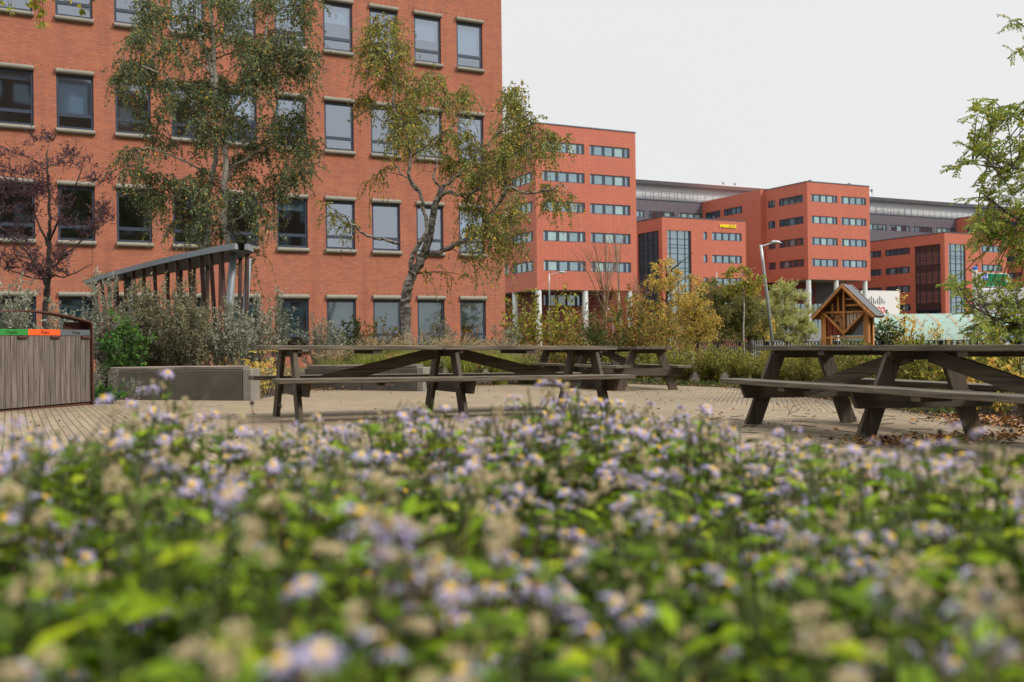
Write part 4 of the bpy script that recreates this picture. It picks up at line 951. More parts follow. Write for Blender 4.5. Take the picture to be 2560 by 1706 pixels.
# dense birch on the left: two trunks
poly = [z1(*p) for p in ((960, -120), (900, 180), (860, 330), (760, 470), (790, 600), (920, 740), (930, 850), (1010, 980), (790, 1090), (800, 1210), (860, 1310), (1010, 1400), (1080, 1540), (1300, 1620), (1520, 1620), (1700, 1560), (1900, 1560), (2020, 1500), (1980, 1400), (2050, 1290), (2120, 1130), (2170, 990), (2070, 800), (2090, 650), (2190, 560), (2110, 470), (2190, 360), (2150, 180), (2240, -120))]
limbs = [([(565, 850), (577, 700), (580, 640), (563, 565), (562, 430), (562, 290), (541, 262), (535, 150), (528, 20), (520, -110)], .085, .03, (0, -.2)),
         ([(505, 850), (516, 640), (519, 570), (526, 468), (537, 376), (528, 183), (493, 70), (480, -80)], .085, .025, (.5, .6)),
         ([(562, 320), (598, 255), (640, 170), (668, 60), (690, -60)], .04, .015, (0, -.5)), ([(563, 430), (610, 400), (660, 370), (720, 350)], .028, .01, (0, -.6)),
         ([(560, 470), (590, 420), (640, 395), (690, 400)], .024, .008, (0, .5)), ([(541, 262), (480, 250), (410, 190), (340, 160)], .03, .01, (-.1, -.8)), ([(530, 440), (450, 400), (370, 370), (300, 400)], .026, .008, (.4, -.4)),
         ([(526, 183), (450, 110), (400, 20), (380, -80)], .03, .012, (.5, 1.0)), ([(563, 560), (620, 530), (680, 500)], .02, .007, (0, -.4)), ([(520, 560), (450, 500), (380, 480), (300, 490)], .02, .007, (.5, .2))]
ex = [z1(1000, 90) + (1.2,), z1(950, 700) + (1.2,), z1(860, 430) + (1,), z1(2130, 1000) + (1.2,), z1(2080, 1180) + (1,), z1(2150, 300) + (1.2,)] + [(600 + i * 14, 590 + (i % 3) * 45, .35) for i in range(5)] + [(310 + i * 25, 430 + (i % 2) * 50, .5) for i in range(4)]
hand_tree('birch_tree', 'dense dark green birch with two pale trunks before the brick office', 21.5, limbs, poly, 205, 3, M['birchbark'], M['twig'], M['l_birch'], spread=.95, twigs=24, per=13, extra=ex, leaf_len=.054, leaf_w=.040, group='birches before the brick office')
# open birch in the middle, turning yellow
poly = [z2(*p) for p in ((880, 90), (1100, 60), (1140, 200), (1150, 300), (1100, 390), (1230, 420), (1420, 500), (1560, 560), (1690, 650), (1790, 640), (1850, 560), (1910, 580), (1910, 700), (1990, 820), (2060, 890), (2230, 920), (2240, 1000), (2200, 1110), (2080, 1080), (2010, 1150), (1900, 1280), (1930, 1500), (1860, 1700), (1780, 1750), (1650, 1600), (1560, 1560), (1500, 1500), (1400, 1120), (1250, 1010), (1120, 1000), (1040, 950), (930, 760), (830, 690), (790, 480), (820, 320), (870, 200))]
limbs = [([(1022, 850), (1015, 800), (1014, 740), (1030, 690), (1058, 640), (1075, 590), (1079, 560), (1091, 500), (1104, 480)], .125, .06, (0, 0)),
         ([(1034, 690), (1027, 660), (1040, 620), (1068, 575), (1058, 520), (1050, 486), (1021, 440), (1026, 395), (1012, 314), (984, 272), (985, 215), (975, 150), (970, 60)], .052, .013, (-.1, -.4)),
         ([(1098, 492), (1120, 480), (1150, 486), (1200, 470), (1236, 431), (1283, 387), (1330, 350)], .05, .012, (0, -.7)), ([(1100, 488), (1115, 462), (1160, 425), (1190, 390), (1185, 340), (1120, 270)], .045, .012, (0, .7)),
         ([(1058, 640), (1110, 626), (1170, 598), (1203, 570), (1245, 510), (1269, 471), (1306, 482), (1340, 482), (1371, 475), (1404, 464), (1420, 475)], .06, .008, (.1, -.9)), ([(1050, 486), (1010, 440), (975, 395), (950, 380)], .022, .008, (-.1, .4)),
         ([(1104, 480), (1085, 440), (1092, 400), (1060, 360), (1020, 350)], .03, .008, (0, .6)), ([(1000, 610), (960, 600), (920, 590), (880, 560), (862, 540), (845, 552), (825, 575)], .035, .008, (0, -.5)),
         ([(1026, 395), (1070, 360), (1110, 330), (1150, 300)], .024, .008, (-.2, -.7)), ([(1012, 314), (950, 300), (910, 280), (880, 300)], .02, .007, (-.3, .3)), ([(1160, 425), (1220, 360), (1265, 300), (1285, 230)], .024, .007, (.3, .6)), ([(1150, 486), (1190, 520), (1230, 560), (1280, 590)], .02, .006, (-.2, .5))]
ex = [z2(650, 1480) + (.7,), z2(730, 1540) + (.7,), z2(600, 1420) + (.4,), z2(880, 1240) + (.5,), z2(960, 1180) + (.5,)] + [(1375 + i * 11, 490 + (i % 3) * 12, .75) for i in range(5)] + [(1280 + i * 9, 560 + i * 25, .5) for i in range(4)] + [(1180 + i * 25, 640 + (i % 2) * 30, .4) for i in range(4)] + [(1080 + i * 40, 690, .25) for i in range(4)] + [(1286, 225, 1.2), (1280, 260, 1.2), (1292, 290, 1.2), (900, 140, .8), (930, 60, .9), (1000, 50, .9)]
hand_tree('birch_tree', 'open crooked birch with thin yellowing leaves in front of the brick office corner', 20.5, limbs, poly, 104, 8, M['birchbark2'], M['twig'], M['l_birch2'], spread=.85, twigs=24, per=11, extra=ex, leaf_len=.054, leaf_w=.042, twig_len=.6, clump_r=.42, group='birches before the brick office')
# small purple tree
poly = [(-60, 380), (60, 350), (140, 330), (240, 350), (270, 420), (300, 500), (260, 600), (230, 690), (120, 700), (20, 700), (-80, 640)]
limbs = [([(114, 870), (114, 800), (118, 720), (122, 660), (122, 600), (124, 530), (120, 450), (118, 380)], .075, .012, (0, 0)), ([(118, 715), (80, 650), (40, 600), (-10, 560)], .03, .008, (0, -.5)), ([(122, 680), (160, 640), (210, 600), (260, 560)], .028, .007, (0, .4)), ([(123, 620), (90, 540), (60, 470), (50, 400)], .025, .006, (0, .5)), ([(123, 600), (160, 530), (190, 460), (215, 390)], .025, .006, (0, -.5)), ([(119, 700), (60, 690), (10, 670), (-40, 660)], .02, .006, (0, .4)), ([(121, 690), (170, 690), (230, 660)], .018, .006, (0, -.6))]
hand_tree('purple_plum_tree', 'small purple leaved tree with a fine dark crown behind the recycling bin', 19.5, limbs, poly, 68, 5, M['darkbark'], M['twig'], M['l_purple'], spread=.6, twigs=18, per=8, leaf_len=.05, leaf_w=.026, droop=-.5, twig_len=.35, clump_r=.3)
# overhanging twigs, top left, from a birch standing left of the frame
poly = [(90, -60), (130, -60), (125, 25), (105, 40)]
limbs = [([(-330, 1100), (-320, 700), (-310, 300), (-290, 0), (-270, -300), (-240, -600)], .11, .05, (0, 0)), ([(-300, -200), (-180, -280), (-40, -260), (90, -190), (180, -130), (250, -100)], .05, .008, (0, .3)), ([(-40, -260), (0, -180), (10, -90), (15, -40)], .02, .005, (0, -.1))]
ex = [(15, -10, .5), (115, -25, .45), (232, -20, .5), (240, 5, .4), (232, 30, .25), (110, 0, .2)] + [(-300 + i * 45, -420 + (i % 3) * 90, 1.2) for i in range(9)]
hand_tree('overhanging_birch', 'birch whose few green and yellow leaves hang into the top left corner', 9.0, limbs, poly, 2, 21, M['birchbark'], M['twig'], M['l_lime'], spread=.2, twigs=7, per=7, extra=ex, leaf_len=.055, leaf_w=.045, twig_len=.22, clump_r=.07)
# compound leaved tree at the right
def pinnate(LP, LD, LN, p, d, ln, pairs, rg, lf=.032):
    d = unit(d); s = unit(np.cross(d, [0, 0, 1]) + rg.normal(size=3) * .25); nn = np.cross(s, d)
    for i in range(pairs):
        t = (i + 1) / pairs; q = p + d * ln * t + np.array([0, 0, -.25 * ln * t * t])
        for sg in (-1, 1):
            LP.append(q); LD.append(s * sg + d * .45 + rg.normal(size=3) * .18 + [0, 0, -.35]); LN.append(nn + rg.normal(size=3) * .3)
def locust(label, Y, base_px, limbs, tips, seed, name='locust_tree', mat='l_locust', leaf=.056, lw=.027, nper=6):
    rg = np.random.RandomState(seed); b = gp(base_px, Y); root = empty(name, b, 0, label, 'tree')
    tb = MB(); nodes = []
    for li, (pts, r0, r1, dy) in enumerate(limbs):
        P = [at(p[0], p[1], Y + dy[0] + (dy[1] - dy[0]) * i / max(1, len(pts) - 1)) for i, p in enumerate(pts)]
        if li == 0: P[0] = b - [0, 0, .1]
        P = smooth_path(P, 5); tb.tube([p - b for p in P], list(np.linspace(r0, r1, len(P))), 8)
        nodes += P[len(P) // 3:] if li == 0 else P[2:]
    NP = np.array(nodes); tw = MB(); LP = []; LD = []; LN = []
    for px, py, dy, k in tips:
        c = at(px, py, Y + dy); d = np.linalg.norm(NP - c, axis=1); a = NP[int(np.argmin(d))]
        br = curve(a, (a + c) / 2 + [0, 0, .1 * d.min()], c, 5); tw.tube([p - b for p in br], list(np.linspace(.009, .004, 5)), 5)
        for j in range(k):
            s = 1 - .75 * j / k; p0 = br[0] * (1 - s) + br[-1] * s if d.min() < .3 else br[min(4, int(s * 4.99))]
            dr = unit(c - a) * .7 + rg.normal(size=3) * [.8, .8, .45] + [-.25, 0, 0]
            ln = rg.uniform(.13, .24); tw.tube([p0 - b, p0 - b + unit(dr) * ln * .5 - [0, 0, .06 * ln], p0 - b + unit(dr) * ln - [0, 0, .25 * ln]], [.002, .0015, .001], 3, False)
            pinnate(LP, LD, LN, p0 - b, dr, ln, 8, rg)
    tb.build('trunk', M['darkbark'], root, smooth=True); tw.build('branches', M['twig'], root)
    n = len(LP); leaf_mesh('crown', LP, LD, LN, leaf * rg.uniform(.7, 1.2, n), lw * rg.uniform(.8, 1.2, n), M[mat], root)
limbs = [([(2790, 1020), (2780, 800), (2770, 500), (2740, 250), (2700, 50), (2680, -150)], .11, .03, (0, 0)), ([(2772, 560), (2680, 500), (2580, 430), (2500, 420), (2430, 410)], .03, .006, (0, -.5)), ([(2775, 480), (2680, 400), (2600, 330), (2530, 290), (2480, 250)], .028, .005, (0, .3)), ([(2775, 700), (2680, 620), (2560, 560), (2490, 510), (2450, 480)], .03, .005, (0, -.2)), ([(2780, 900), (2680, 850), (2580, 820), (2500, 800), (2440, 770), (2400, 740)], .03, .005, (0, -.6)), ([(2775, 660), (2660, 620), (2570, 620), (2500, 600)], .024, .005, (0, .5)), ([(2745, 260), (2660, 160), (2590, 90), (2550, 60)], .022, .005, (0, 0)), ([(2745, 330), (2650, 250), (2590, 150)], .02, .005, (0, .4))]
rg = np.random.RandomState(77); tips = []
for x0, x1, y0, y1, n, k in ((2440, 2500, 240, 300, 8, 5), (2470, 2560, 260, 340, 9, 5), (2400, 2470, 345, 410, 8, 5), (2450, 2580, 350, 430, 16, 6), (2385, 2440, 400, 425, 3, 4), (2460, 2590, 430, 470, 9, 5), (2415, 2480, 470, 500, 5, 5), (2490, 2590, 480, 530, 8, 5), (2440, 2590, 520, 600, 17, 6), (2430, 2520, 560, 620, 8, 5), (2530, 2600, 600, 680, 9, 6), (2370, 2450, 695, 750, 9, 6), (2410, 2560, 770, 850, 26, 6), (2490, 2590, 720, 790, 8, 5), (2560, 2700, 200, 900, 40, 6), (2528, 2556, 25, 60, 2, 4), (2530, 2558, 115, 140, 2, 4), (2460, 2560, 690, 720, 4, 4)):
    for _ in range(n): tips.append((rg.uniform(x0, x1), rg.uniform(y0, y1), rg.normal() * .45, k))
locust('locust tree with feathery green leaves reaching in at the right edge', 12.8, 2790, limbs, tips, 9)

# ---- shrubs
def shrub(name, label, cat, x, y, h, w, nst, nleaf, leaf, stem, L=.035, W=.014, seed=0, upright=.6, group=None, bare=.15, sr=.006, twn=5, twl=.2, jit=1.0, droop=0.0, pin=False, thick=None, lean=(0, 0)):
    rg = np.random.RandomState(seed); b = np.array([x, y, G(x, y)]); root = empty(name, b, 0, label, cat, group)
    sm = MB(); segs = []
    for _ in range(nst):
        a = rg.uniform(0, 2 * math.pi); rr = math.sqrt(rg.uniform(0, 1)); r0 = .1 * w * rg.uniform(0, 1)
        tip = np.array([math.cos(a) * rr * w / 2 + lean[0], math.sin(a) * rr * w / 2 + lean[1], h * (1 - .42 * rr ** 2) * rg.uniform(.72, 1.0)])
        p0 = np.array([math.cos(a) * r0, math.sin(a) * r0, -.03]); mid = p0 * .5 + tip * .5; mid[:2] *= (1 - .55 * upright); mid[2] = tip[2] * (.5 + .1 * upright)
        q = curve(p0, mid, tip, 6); q = [p + rg.normal(size=3) * .006 * (i > 0) for i, p in enumerate(q)]
        r = sr * rg.uniform(.7, 1.4); sm.tube(q, list(np.linspace(r, r * .25, 6)), 5)
        for i in range(5):
            if (i + 1) / 5 > bare: segs.append((q[i], q[i + 1], 1.0))
        for _ in range(twn):
            t = rg.uniform(max(bare, .2), .98); i = min(4, int(t * 5)); f = t * 5 - i; p = q[i] * (1 - f) + q[i + 1] * f
            d = unit(rg.normal(size=3) * [1, 1, .5] + [0, 0, .3 + upright - droop]); l = twl * rg.uniform(.4, 1.2) * (1.15 - .5 * t)
            m_ = p + d * l * .55; e = p + d * l + np.array([0, 0, (.25 * upright - .6 * droop) * l])
            sm.tube([p, m_, e], [r * .4, r * .3, r * .15], 3, False); segs += [(p, m_, 1.3), (m_, e, 1.6)]
    A = np.array([s[0] for s in segs]); B = np.array([s[1] for s in segs]); wt = np.array([s[2] for s in segs]) * np.linalg.norm(B - A, axis=1); wt /= wt.sum()
    sm.build('stems', stem, root)
    if nleaf:
        k = rg.choice(len(segs), nleaf, p=wt); t = rg.uniform(0, 1, (nleaf, 1)); P = A[k] * (1 - t) + B[k] * t
        D = unit_rows(B[k] - A[k]) * .8 + rg.normal(size=(nleaf, 3)) * .7 * jit + [0, 0, -droop * .6]
        Nn = rg.normal(size=(nleaf, 3)) + [0, 0, .7]
        if pin:
            LP, LD, LN = [], [], []
            for p, d in zip(P, D): pinnate(LP, LD, LN, p, d, rg.uniform(.12, .22), 7, rg)
            P, D, Nn = np.array(LP), np.array(LD), np.array(LN)
        else: P = P + rg.normal(size=P.shape) * .008
        n = len(P); leaf_mesh('leaves', P, D, Nn, L * rg.uniform(.6, 1.3, n), W * rg.uniform(.7, 1.25, n), leaf, root)
    return root
def unit_rows(v): return v / (np.linalg.norm(v, axis=1, keepdims=True) + 1e-9)
def top(px, py, Y): return at(px, py, Y)[2] - gp(px, Y)[2]
def W_(npx, Y): return npx * Y / F
gs = 'silver leaved shrubs along the brick office'
SIL = [  # px, Y, top py, width px, stems, leaves, label, material
    (30, 14.8, 690, 200, 26, 2600, 'silver shrub with upright wands directly behind the recycling bin', 'l_silver'),
    (165, 15.6, 735, 170, 22, 2000, 'silver shrub between the recycling bin and the purple tree', 'l_silver'),
    (268, 16.4, 690, 150, 24, 2400, 'tall silver shrub under the left tip of the shelter roof', 'l_silver'),
    (385, 15.9, 690, 230, 40, 4200, 'broad silver shrub in front of the left half of the shelter', 'l_silver2'),
    (470, 15.6, 712, 200, 36, 3800, 'silver olive shrub in front of the shelter slats, above the concrete bench', 'l_silver2'),
    (560, 16.2, 762, 190, 30, 3400, 'silver shrub below the steel column of the shelter', 'l_silver'),
    (632, 17.4, 745, 130, 20, 1900, 'silver shrub against the window right of the shelter', 'l_silver'),
    (690, 18.8, 722, 95, 14, 1300, 'narrow tall silver shrub before the brick pier beside the long window', 'l_silver'),
    (800, 19.4, 792, 150, 22, 2200, 'low silver shrub left of the fountain grass', 'l_silver'),
    (905, 22.0, 806, 140, 20, 1700, 'silver shrub left of the crooked birch trunk', 'l_silver'),
    (1092, 22.4, 796, 130, 20, 1800, 'silver shrub right of the crooked birch trunk', 'l_silver'),
    (1255, 22.0, 812, 120, 18, 1500, 'silver shrub at the corner of the brick office', 'l_silver')]
for i, (px, Y, ty, wp, ns, nl, lab, mt) in enumerate(SIL):
    g = gp(px, Y); shrub('silver_shrub', lab, 'shrub', g[0], Y, top(px, ty, Y) * 1.14, W_(wp, Y), int(ns * 1.2), int(nl * 2.0), M[mt], M['greystem'], .055, .021, 100 + i, .75, gs, .22, .006, 7, .28)
g = gp(312, 14.9); shrub('green_bush', 'bright green leafy bush between the bin and the concrete bench', 'shrub', g[0], g[1], top(312, 775, 14.9), W_(165, 14.9), 26, 1900, M['l_green'], M['greystem'], .075, .045, 31, .5, None, .1, .006, 6, .22)
g = gp(262, 13.05); shrub('broad_leaf_plant', 'low clump of broad green leaves at the foot of the recycling bin', 'plant', g[0], g[1], .24, .5, 18, 60, M['l_green'], M['stemgreen'], .16, .075, 32, .2, None, .3, .004, 0, .1)
for i, (px, Y, h, lab) in enumerate(((243, 13.3, .62, 'wispy grey stalks beside the recycling bin'), (286, 13.45, .55, 'pale wispy weed before the left end of the concrete bench'), (330, 13.4, .4, 'short wispy weed before the concrete bench'))):
    g = gp(px, Y); shrub('wispy_weed', lab, 'plant', g[0], Y, h, .3, 9, 420, M['l_silver'], M['greystem'], .025, .008, 60 + i, .9, None, .05, .0025, 5, .1)
MIX = [  # name,label,px,Y,top,width px,stems,leaves,leaf,L,W,upright
    ('green_shrub', 'green shrub behind the fountain grass, left of the birch trunk', 872, 21.0, 778, 110, 16, 1000, 'l_dark', .06, .035, .5),
    ('autumn_shrub', 'orange tinged shrub behind the fountain grass', 955, 21.6, 786, 150, 20, 1200, 'l_mixed', .055, .03, .6),
    ('autumn_shrub', 'rusty twiggy shrub under the right windows of the brick office', 1185, 22.6, 800, 170, 24, 1300, 'l_orange', .05, .026, .6),
    ('autumn_shrub', 'leafy yellow-green shrub in front of the tower columns, left of the small lamp post', 1318, 22.6, 716, 190, 26, 800, 'l_lime', .08, .045, .7),
    ('autumn_shrub', 'tall yellow-green shrub with large leaves around the straight lamp post', 1392, 23.4, 690, 150, 22, 620, 'l_lime', .085, .05, .8),
    ('autumn_shrub', 'pinkish dry twiggy shrub in the middle of the autumn planting', 1440, 24.0, 742, 210, 34, 1600, 'l_brown', .05, .024, .6),
    ('autumn_shrub', 'low green shrub directly behind the far picnic table', 1400, 22.2, 800, 220, 30, 2200, 'l_mixed', .05, .028, .5),
    ('autumn_shrub', 'dark green shrub with orange tips, right of the pinkish one', 1510, 23.0, 740, 200, 30, 2100, 'l_dark', .055, .03, .6),
    ('autumn_shrub', 'big olive and russet shrub before the yellow tree', 1600, 23.6, 692, 250, 36, 2900, 'l_mixed', .065, .036, .6),
    ('autumn_shrub', 'russet crown shrub standing left of the yellow tree', 1570, 25.5, 668, 190, 24, 1500, 'l_orange', .06, .034, .6),
    ('autumn_shrub', 'wide reddish brown shrub between the lamp post shrub and the bare tree', 1455, 25.2, 762, 260, 40, 1900, 'l_orange', .045, .024, .6),
    ('autumn_shrub', 'olive shrub filling the foot of the yellow tree', 1655, 24.6, 772, 190, 30, 2000, 'l_mixed', .05, .026, .55),
    ('autumn_shrub', 'low rusty shrub before the leftmost tower column', 1285, 23.8, 790, 150, 26, 1300, 'l_orange', .045, .024, .6),
    ('autumn_shrub', 'low mixed shrub at the left end of the railing', 1690, 22.4, 812, 150, 24, 1700, 'l_mixed', .045, .024, .5),
    ('autumn_shrub', 'dry pinkish bush beyond the railing under the parking sign', 2440, 24.0, 792, 190, 34, 1500, 'l_brown', .045, .022, .6),
    ('autumn_shrub', 'dry orange-brown thicket under the olive tree', 1800, 30.0, 822, 170, 40, 1300, 'l_brown', .04, .016, .7),
    ('green_shrub', 'green shrub right behind the insect hotel', 2222, 21.5, 762, 100, 16, 1300, 'l_dark', .07, .035, .5),
    ('yellow_sapling', 'thin sapling with golden leaves right of the insect hotel', 2262, 22.5, 690, 110, 9, 330, 'l_yellow', .075, .045, .6),
    ('yellow_sapling', 'small golden bush low before the mint vault', 2340, 24.0, 806, 70, 8, 260, 'l_yellow', .075, .045, .6)]
for i, (nm, lab, px, Y, ty, wp, ns, nl, mt, L_, w_, upr) in enumerate(MIX):
    g = gp(px, Y); shrub(nm, lab, 'shrub' if 'sapling' not in nm else 'sapling', g[0], Y, top(px, ty, Y), W_(wp, Y), ns, int(nl * 1.7), M[mt], M['greystem'], L_ * 1.1, w_ * 1.15, 200 + i, upr, 'autumn shrubs' if nm == 'autumn_shrub' else None, .15, .0065, 6, .3)
g = gp(665, 15.4); shrub('yellow_fern_shrub', 'orange and yellow feathery shrub seen between the legs of the long picnic table', 'shrub', g[0], g[1], top(665, 862, 15.4), W_(150, 15.4), 16, 110, M['l_yellow'], M['greystem'], .042, .018, 41, .3, None, .2, .005, 5, .25, 1.0, .3, True)
g = gp(590, 15.9); shrub('yellow_fern_shrub', 'faded orange shrub with bare pale stems behind the end of the concrete bench', 'shrub', g[0], g[1], top(590, 868, 15.9), W_(140, 15.9), 18, 320, M['l_orange'], M['paletwig'], .06, .026, 42, .3, None, .2, .005, 5, .25)
g = gp(2500, 10.6); shrub('yellow_autumn_bush', 'golden leaved bush under the right picnic table, by the leaf litter', 'shrub', g[0], g[1], .72, 1.25, 26, 1000, M['l_yellow'], M['greystem'], .06, .036, 43, .3, None, .2, .005, 5, .25)
g = gp(2395, 11.6); shrub('yellow_autumn_bush', 'lime and golden bush beside the far seat of the right picnic table', 'shrub', g[0], g[1], .7, .9, 20, 800, M['l_lime'], M['greystem'], .055, .03, 44, .4, None, .2, .005, 5, .25)
# bare pale trees among the autumn shrubs
def bare(label, px, Y, ty, seed, wp, n=9):
    rg = np.random.RandomState(seed); b = gp(px, Y); root = empty('bare_tree', b, 0, label, 'tree'); h = top(px, ty, Y); m = MB(); t2 = MB()
    m.tube([(0, 0, -.1), (.03, 0, h * .3), (0, .02, h * .55)], [.05, .042, .034], 8)
    for _ in range(n):
        a = rg.uniform(0, 2 * math.pi); r = W_(wp, Y) / 2 * rg.uniform(.4, 1); e = np.array([math.cos(a) * r, math.sin(a) * r, h * rg.uniform(.75, 1)]); p0 = np.array([.02, 0, h * rg.uniform(.3, .55)])
        q = curve(p0, p0 * .45 + e * .55 - np.array([e[0], e[1], -.1 * h]) * .25, e, 6); t2.tube(q, list(np.linspace(.016, .004, 6)), 5)
        for _ in range(7):
            i = rg.randint(1, 5); d = unit(rg.normal(size=3) * .6 + unit(e - p0) + [0, 0, .4]); t2.tube([q[i], q[i] + d * .25 * h / 3, q[i] + d * .5 * h / 3 + [0, 0, .05]], [.006, .004, .002], 3, False)
    m.build('trunk', M['paletwig'], root, smooth=True); t2.build('branches', M['paletwig'], root)
bare('bare pale multi-branched tree among the autumn shrubs', 1512, 27, 565, 1, 150, 14)
bare('thin bare sapling left of the yellow tree, rising before the tower', 1548, 25, 560, 2, 25, 3)
bare('bare forked sapling in front of the dark glazing', 1600, 26, 660, 3, 60, 5)

# trees beyond the railing
def crown_tree(name, label, px, Y, ty, wp, by, nclump, leaf, L, W, seed, bark='darkbark', trunk_r=.07, twigs=16, per=10, droop=.3, zsq=1.0, group=None, trunk_to=None, tl=.4):
    rg = np.random.RandomState(seed); wpx = wp / 2; cy = (ty + by) / 2; hy = (by - ty) / 2
    poly = []
    for k in range(22):
        a = 2 * math.pi * k / 22; r = rg.uniform(.82, 1.1); poly.append((px + math.cos(a) * wpx * r * (1.0 - .25 * max(0, -math.sin(a)) ** 2), cy + math.sin(a) * hy * r))
    limbs = [([(px + 4, 880), (px + 2, by - .1 * hy), (px, cy), (px - 3, ty + .25 * hy)], trunk_r, trunk_r * .25, (0, 0))]
    for k in range(7):
        s = -1 if k % 2 else 1; y0 = by - (by - ty) * (.15 + .1 * k); limbs.append(([(px, y0), (px + s * wpx * .3, y0 - .25 * hy), (px + s * wpx * .7, y0 - .5 * hy)], trunk_r * .4, trunk_r * .1, (0, rg.normal() * W_(wp, Y) * .25)))
    return hand_tree(name, label, Y, limbs, poly, nclump, seed, M[bark], M['twig'], M[leaf], spread=W_(wp, Y) * .24, leaf_len=L, leaf_w=W, twigs=twigs, per=per, droop=droop, twig_len=tl, clump_r=tl * .8, group=group)
gt = 'trees beyond the railing'
crown_tree('yellow_autumn_tree', 'golden yellow autumn tree in front of the low red office', 1668, 33, 632, 190, 862, 64, 'l_yellow', .07, .03, 51, twigs=17, per=9, droop=.9, group=gt)
crown_tree('yellow_autumn_tree', 'lower golden bush-like tree right of the golden one, at the railing end', 1738, 32, 735, 125, 870, 60, 'l_yellow', .07, .03, 52, twigs=16, per=9, droop=.9, group=gt)
crown_tree('olive_tree', 'broad dense olive green tree behind the left end of the railing', 1796, 36, 700, 215, 868, 170, 'l_olive', .085, .032, 53, twigs=18, per=12, group=gt)
crown_tree('olive_tree', 'smaller olive green tree filling the right side under the leaning lamp', 1872, 39, 738, 105, 868, 70, 'l_olive', .085, .032, 54, twigs=16, per=11, group=gt)
crown_tree('young_birch', 'young birch with a thin white trunk and lime top above the olive tree', 1856, 31, 668, 100, 745, 22, 'l_lime', .075, .05, 55, 'birchbark', .028, 11, 8, group=gt)
crown_tree('pale_willow', 'pale yellow-green willow right of the leaning lamp', 1965, 52, 702, 125, 866, 100, 'l_willow', .12, .035, 56, twigs=19, per=11, droop=-.6, group=gt)
crown_tree('orange_bush_tree', 'small orange tree between the leaning lamp and the olive tree', 1908, 50, 782, 60, 850, 20, 'l_yellow', .11, .06, 57, twigs=14, per=9, group=gt)
crown_tree('pale_willow', 'second smaller pale willow beside the ramp wall', 2012, 54, 788, 60, 862, 22, 'l_willow', .11, .03, 58, twigs=15, per=10, droop=-.5, group=gt)

# ---- fountain grass
for i, (px, Y, sc, lab) in enumerate(((835, 18.9, .75, 'leftmost low tuft of the fountain grass behind the second bench'), (930, 19.0, 1.0, 'left big tuft of fountain grass with buff plumes'), (1040, 19.3, 1.12, 'middle tuft of fountain grass below the birch trunk'), (1150, 19.4, 1.1, 'fountain grass tuft right of the birch trunk'), (1250, 19.8, 1.0, 'right big tuft of fountain grass beside the far picnic table'), (1310, 20.3, .8, 'rightmost small tuft of fountain grass before the autumn shrubs'))):
    rg = np.random.RandomState(300 + i); g = gp(px, Y); root = empty('fountain_grass', g, 0, lab, 'ornamental grass', 'fountain grass tufts'); n = 1300; hh = .80 * sc
    m = MB(); P2, D2 = [], []
    for k in range(n):
        a = rg.uniform(0, 2 * math.pi); r0 = .14 * sc * math.sqrt(rg.uniform()); l = hh * rg.uniform(.7, 1.25); out_ = rg.uniform(.1, .85) * l; d = np.array([math.cos(a), math.sin(a), 0]); sdv = np.array([-d[1], d[0], 0]) * .0045
        p0 = d * r0; p1 = p0 + d * out_ * .35 + [0, 0, l * .85]; p2 = p0 + d * out_ + np.array([0, 0, l * rg.uniform(.35, .85)])
        q = curve(p0, p1, p2, 5); b0 = len(m.v)
        vs = []
        for j, p in enumerate(q): w = 1 - .85 * j / 4; vs += [p - sdv * w, p + sdv * w]
        m.add(vs, [(2 * j, 2 * j + 1, 2 * j + 3, 2 * j + 2) for j in range(4)])
    m.build('blades', M['l_grass'], root)
    LP, LD, LN = [], [], []; st = MB()
    for k in range(95):
        a = rg.uniform(0, 2 * math.pi); r = rg.uniform(.1, .5) * sc; l = hh * rg.uniform(.95, 1.2); d = np.array([math.cos(a), math.sin(a), 0]); tipp = d * r + [0, 0, l * (1 - .35 * r)]
        q = curve(np.zeros(3), d * r * .3 + [0, 0, l * .7], tipp, 4); st.tube(q, .0018, 3, False); ax = unit(q[-1] - q[-2] + d * .05)
        for j in range(34):
            t = rg.uniform(0, 1); p = q[-1] + ax * (t * .11 - .02); LP.append(p); LD.append(ax * .6 + rg.normal(size=3) * .7); LN.append(rg.normal(size=3))
    st.build('stalks', M['paletwig'], root); leaf_mesh('plumes', LP, LD, LN, .022, .005, M['plume'], root)

# ---- perennials in front of the railing
protos = []
for v in range(4):
    o = shrub('perennial_clump', 'upright clump of browning perennials in the strip before the railing', 'plant', 0, 10, .86, .78, 42, 1900, M['l_per'], M['stembrown'] if v % 2 else M['stemgreen'], .06, .021, 400 + v, .95, 'perennial clumps before the railing', .1, .004, 4, .13)
    protos.append(o)
pl = [(1.4, 22.2), (2.2, 21.6), (2.9, 20.9), (3.5, 20.2), (4.0, 19.7), (4.4, 19.0), (4.75, 18.3), (4.6, 17.2), (5.1, 17.4), (4.75, 16.2), (5.3, 16.3), (4.8, 15.2), (5.4, 15.2), (4.9, 14.2), (5.5, 14.2), (4.95, 13.3), (5.55, 13.3), (5.0, 12.4), (5.65, 12.5), (5.7, 11.6), (5.1, 11.5), (4.2, 20.6), (3.4, 21.6), (2.6, 22.5), (4.9, 20.0), (5.2, 19.0)]
pl += [(a + .28, b - .5) for a, b in pl if b < 21.5]
rg = random.Random(9)
for i, (x, y) in enumerate(pl):
    o = protos[i] if i < 4 else copy_tree(protos[rg.randrange(4)])
    o.location = (x, y, G(x, y)); s = rg.uniform(.85, 1.12); o.scale = (s, s, s * rg.uniform(.9, 1.08)); o.rotation_euler = (0, 0, rg.uniform(0, 6.28))
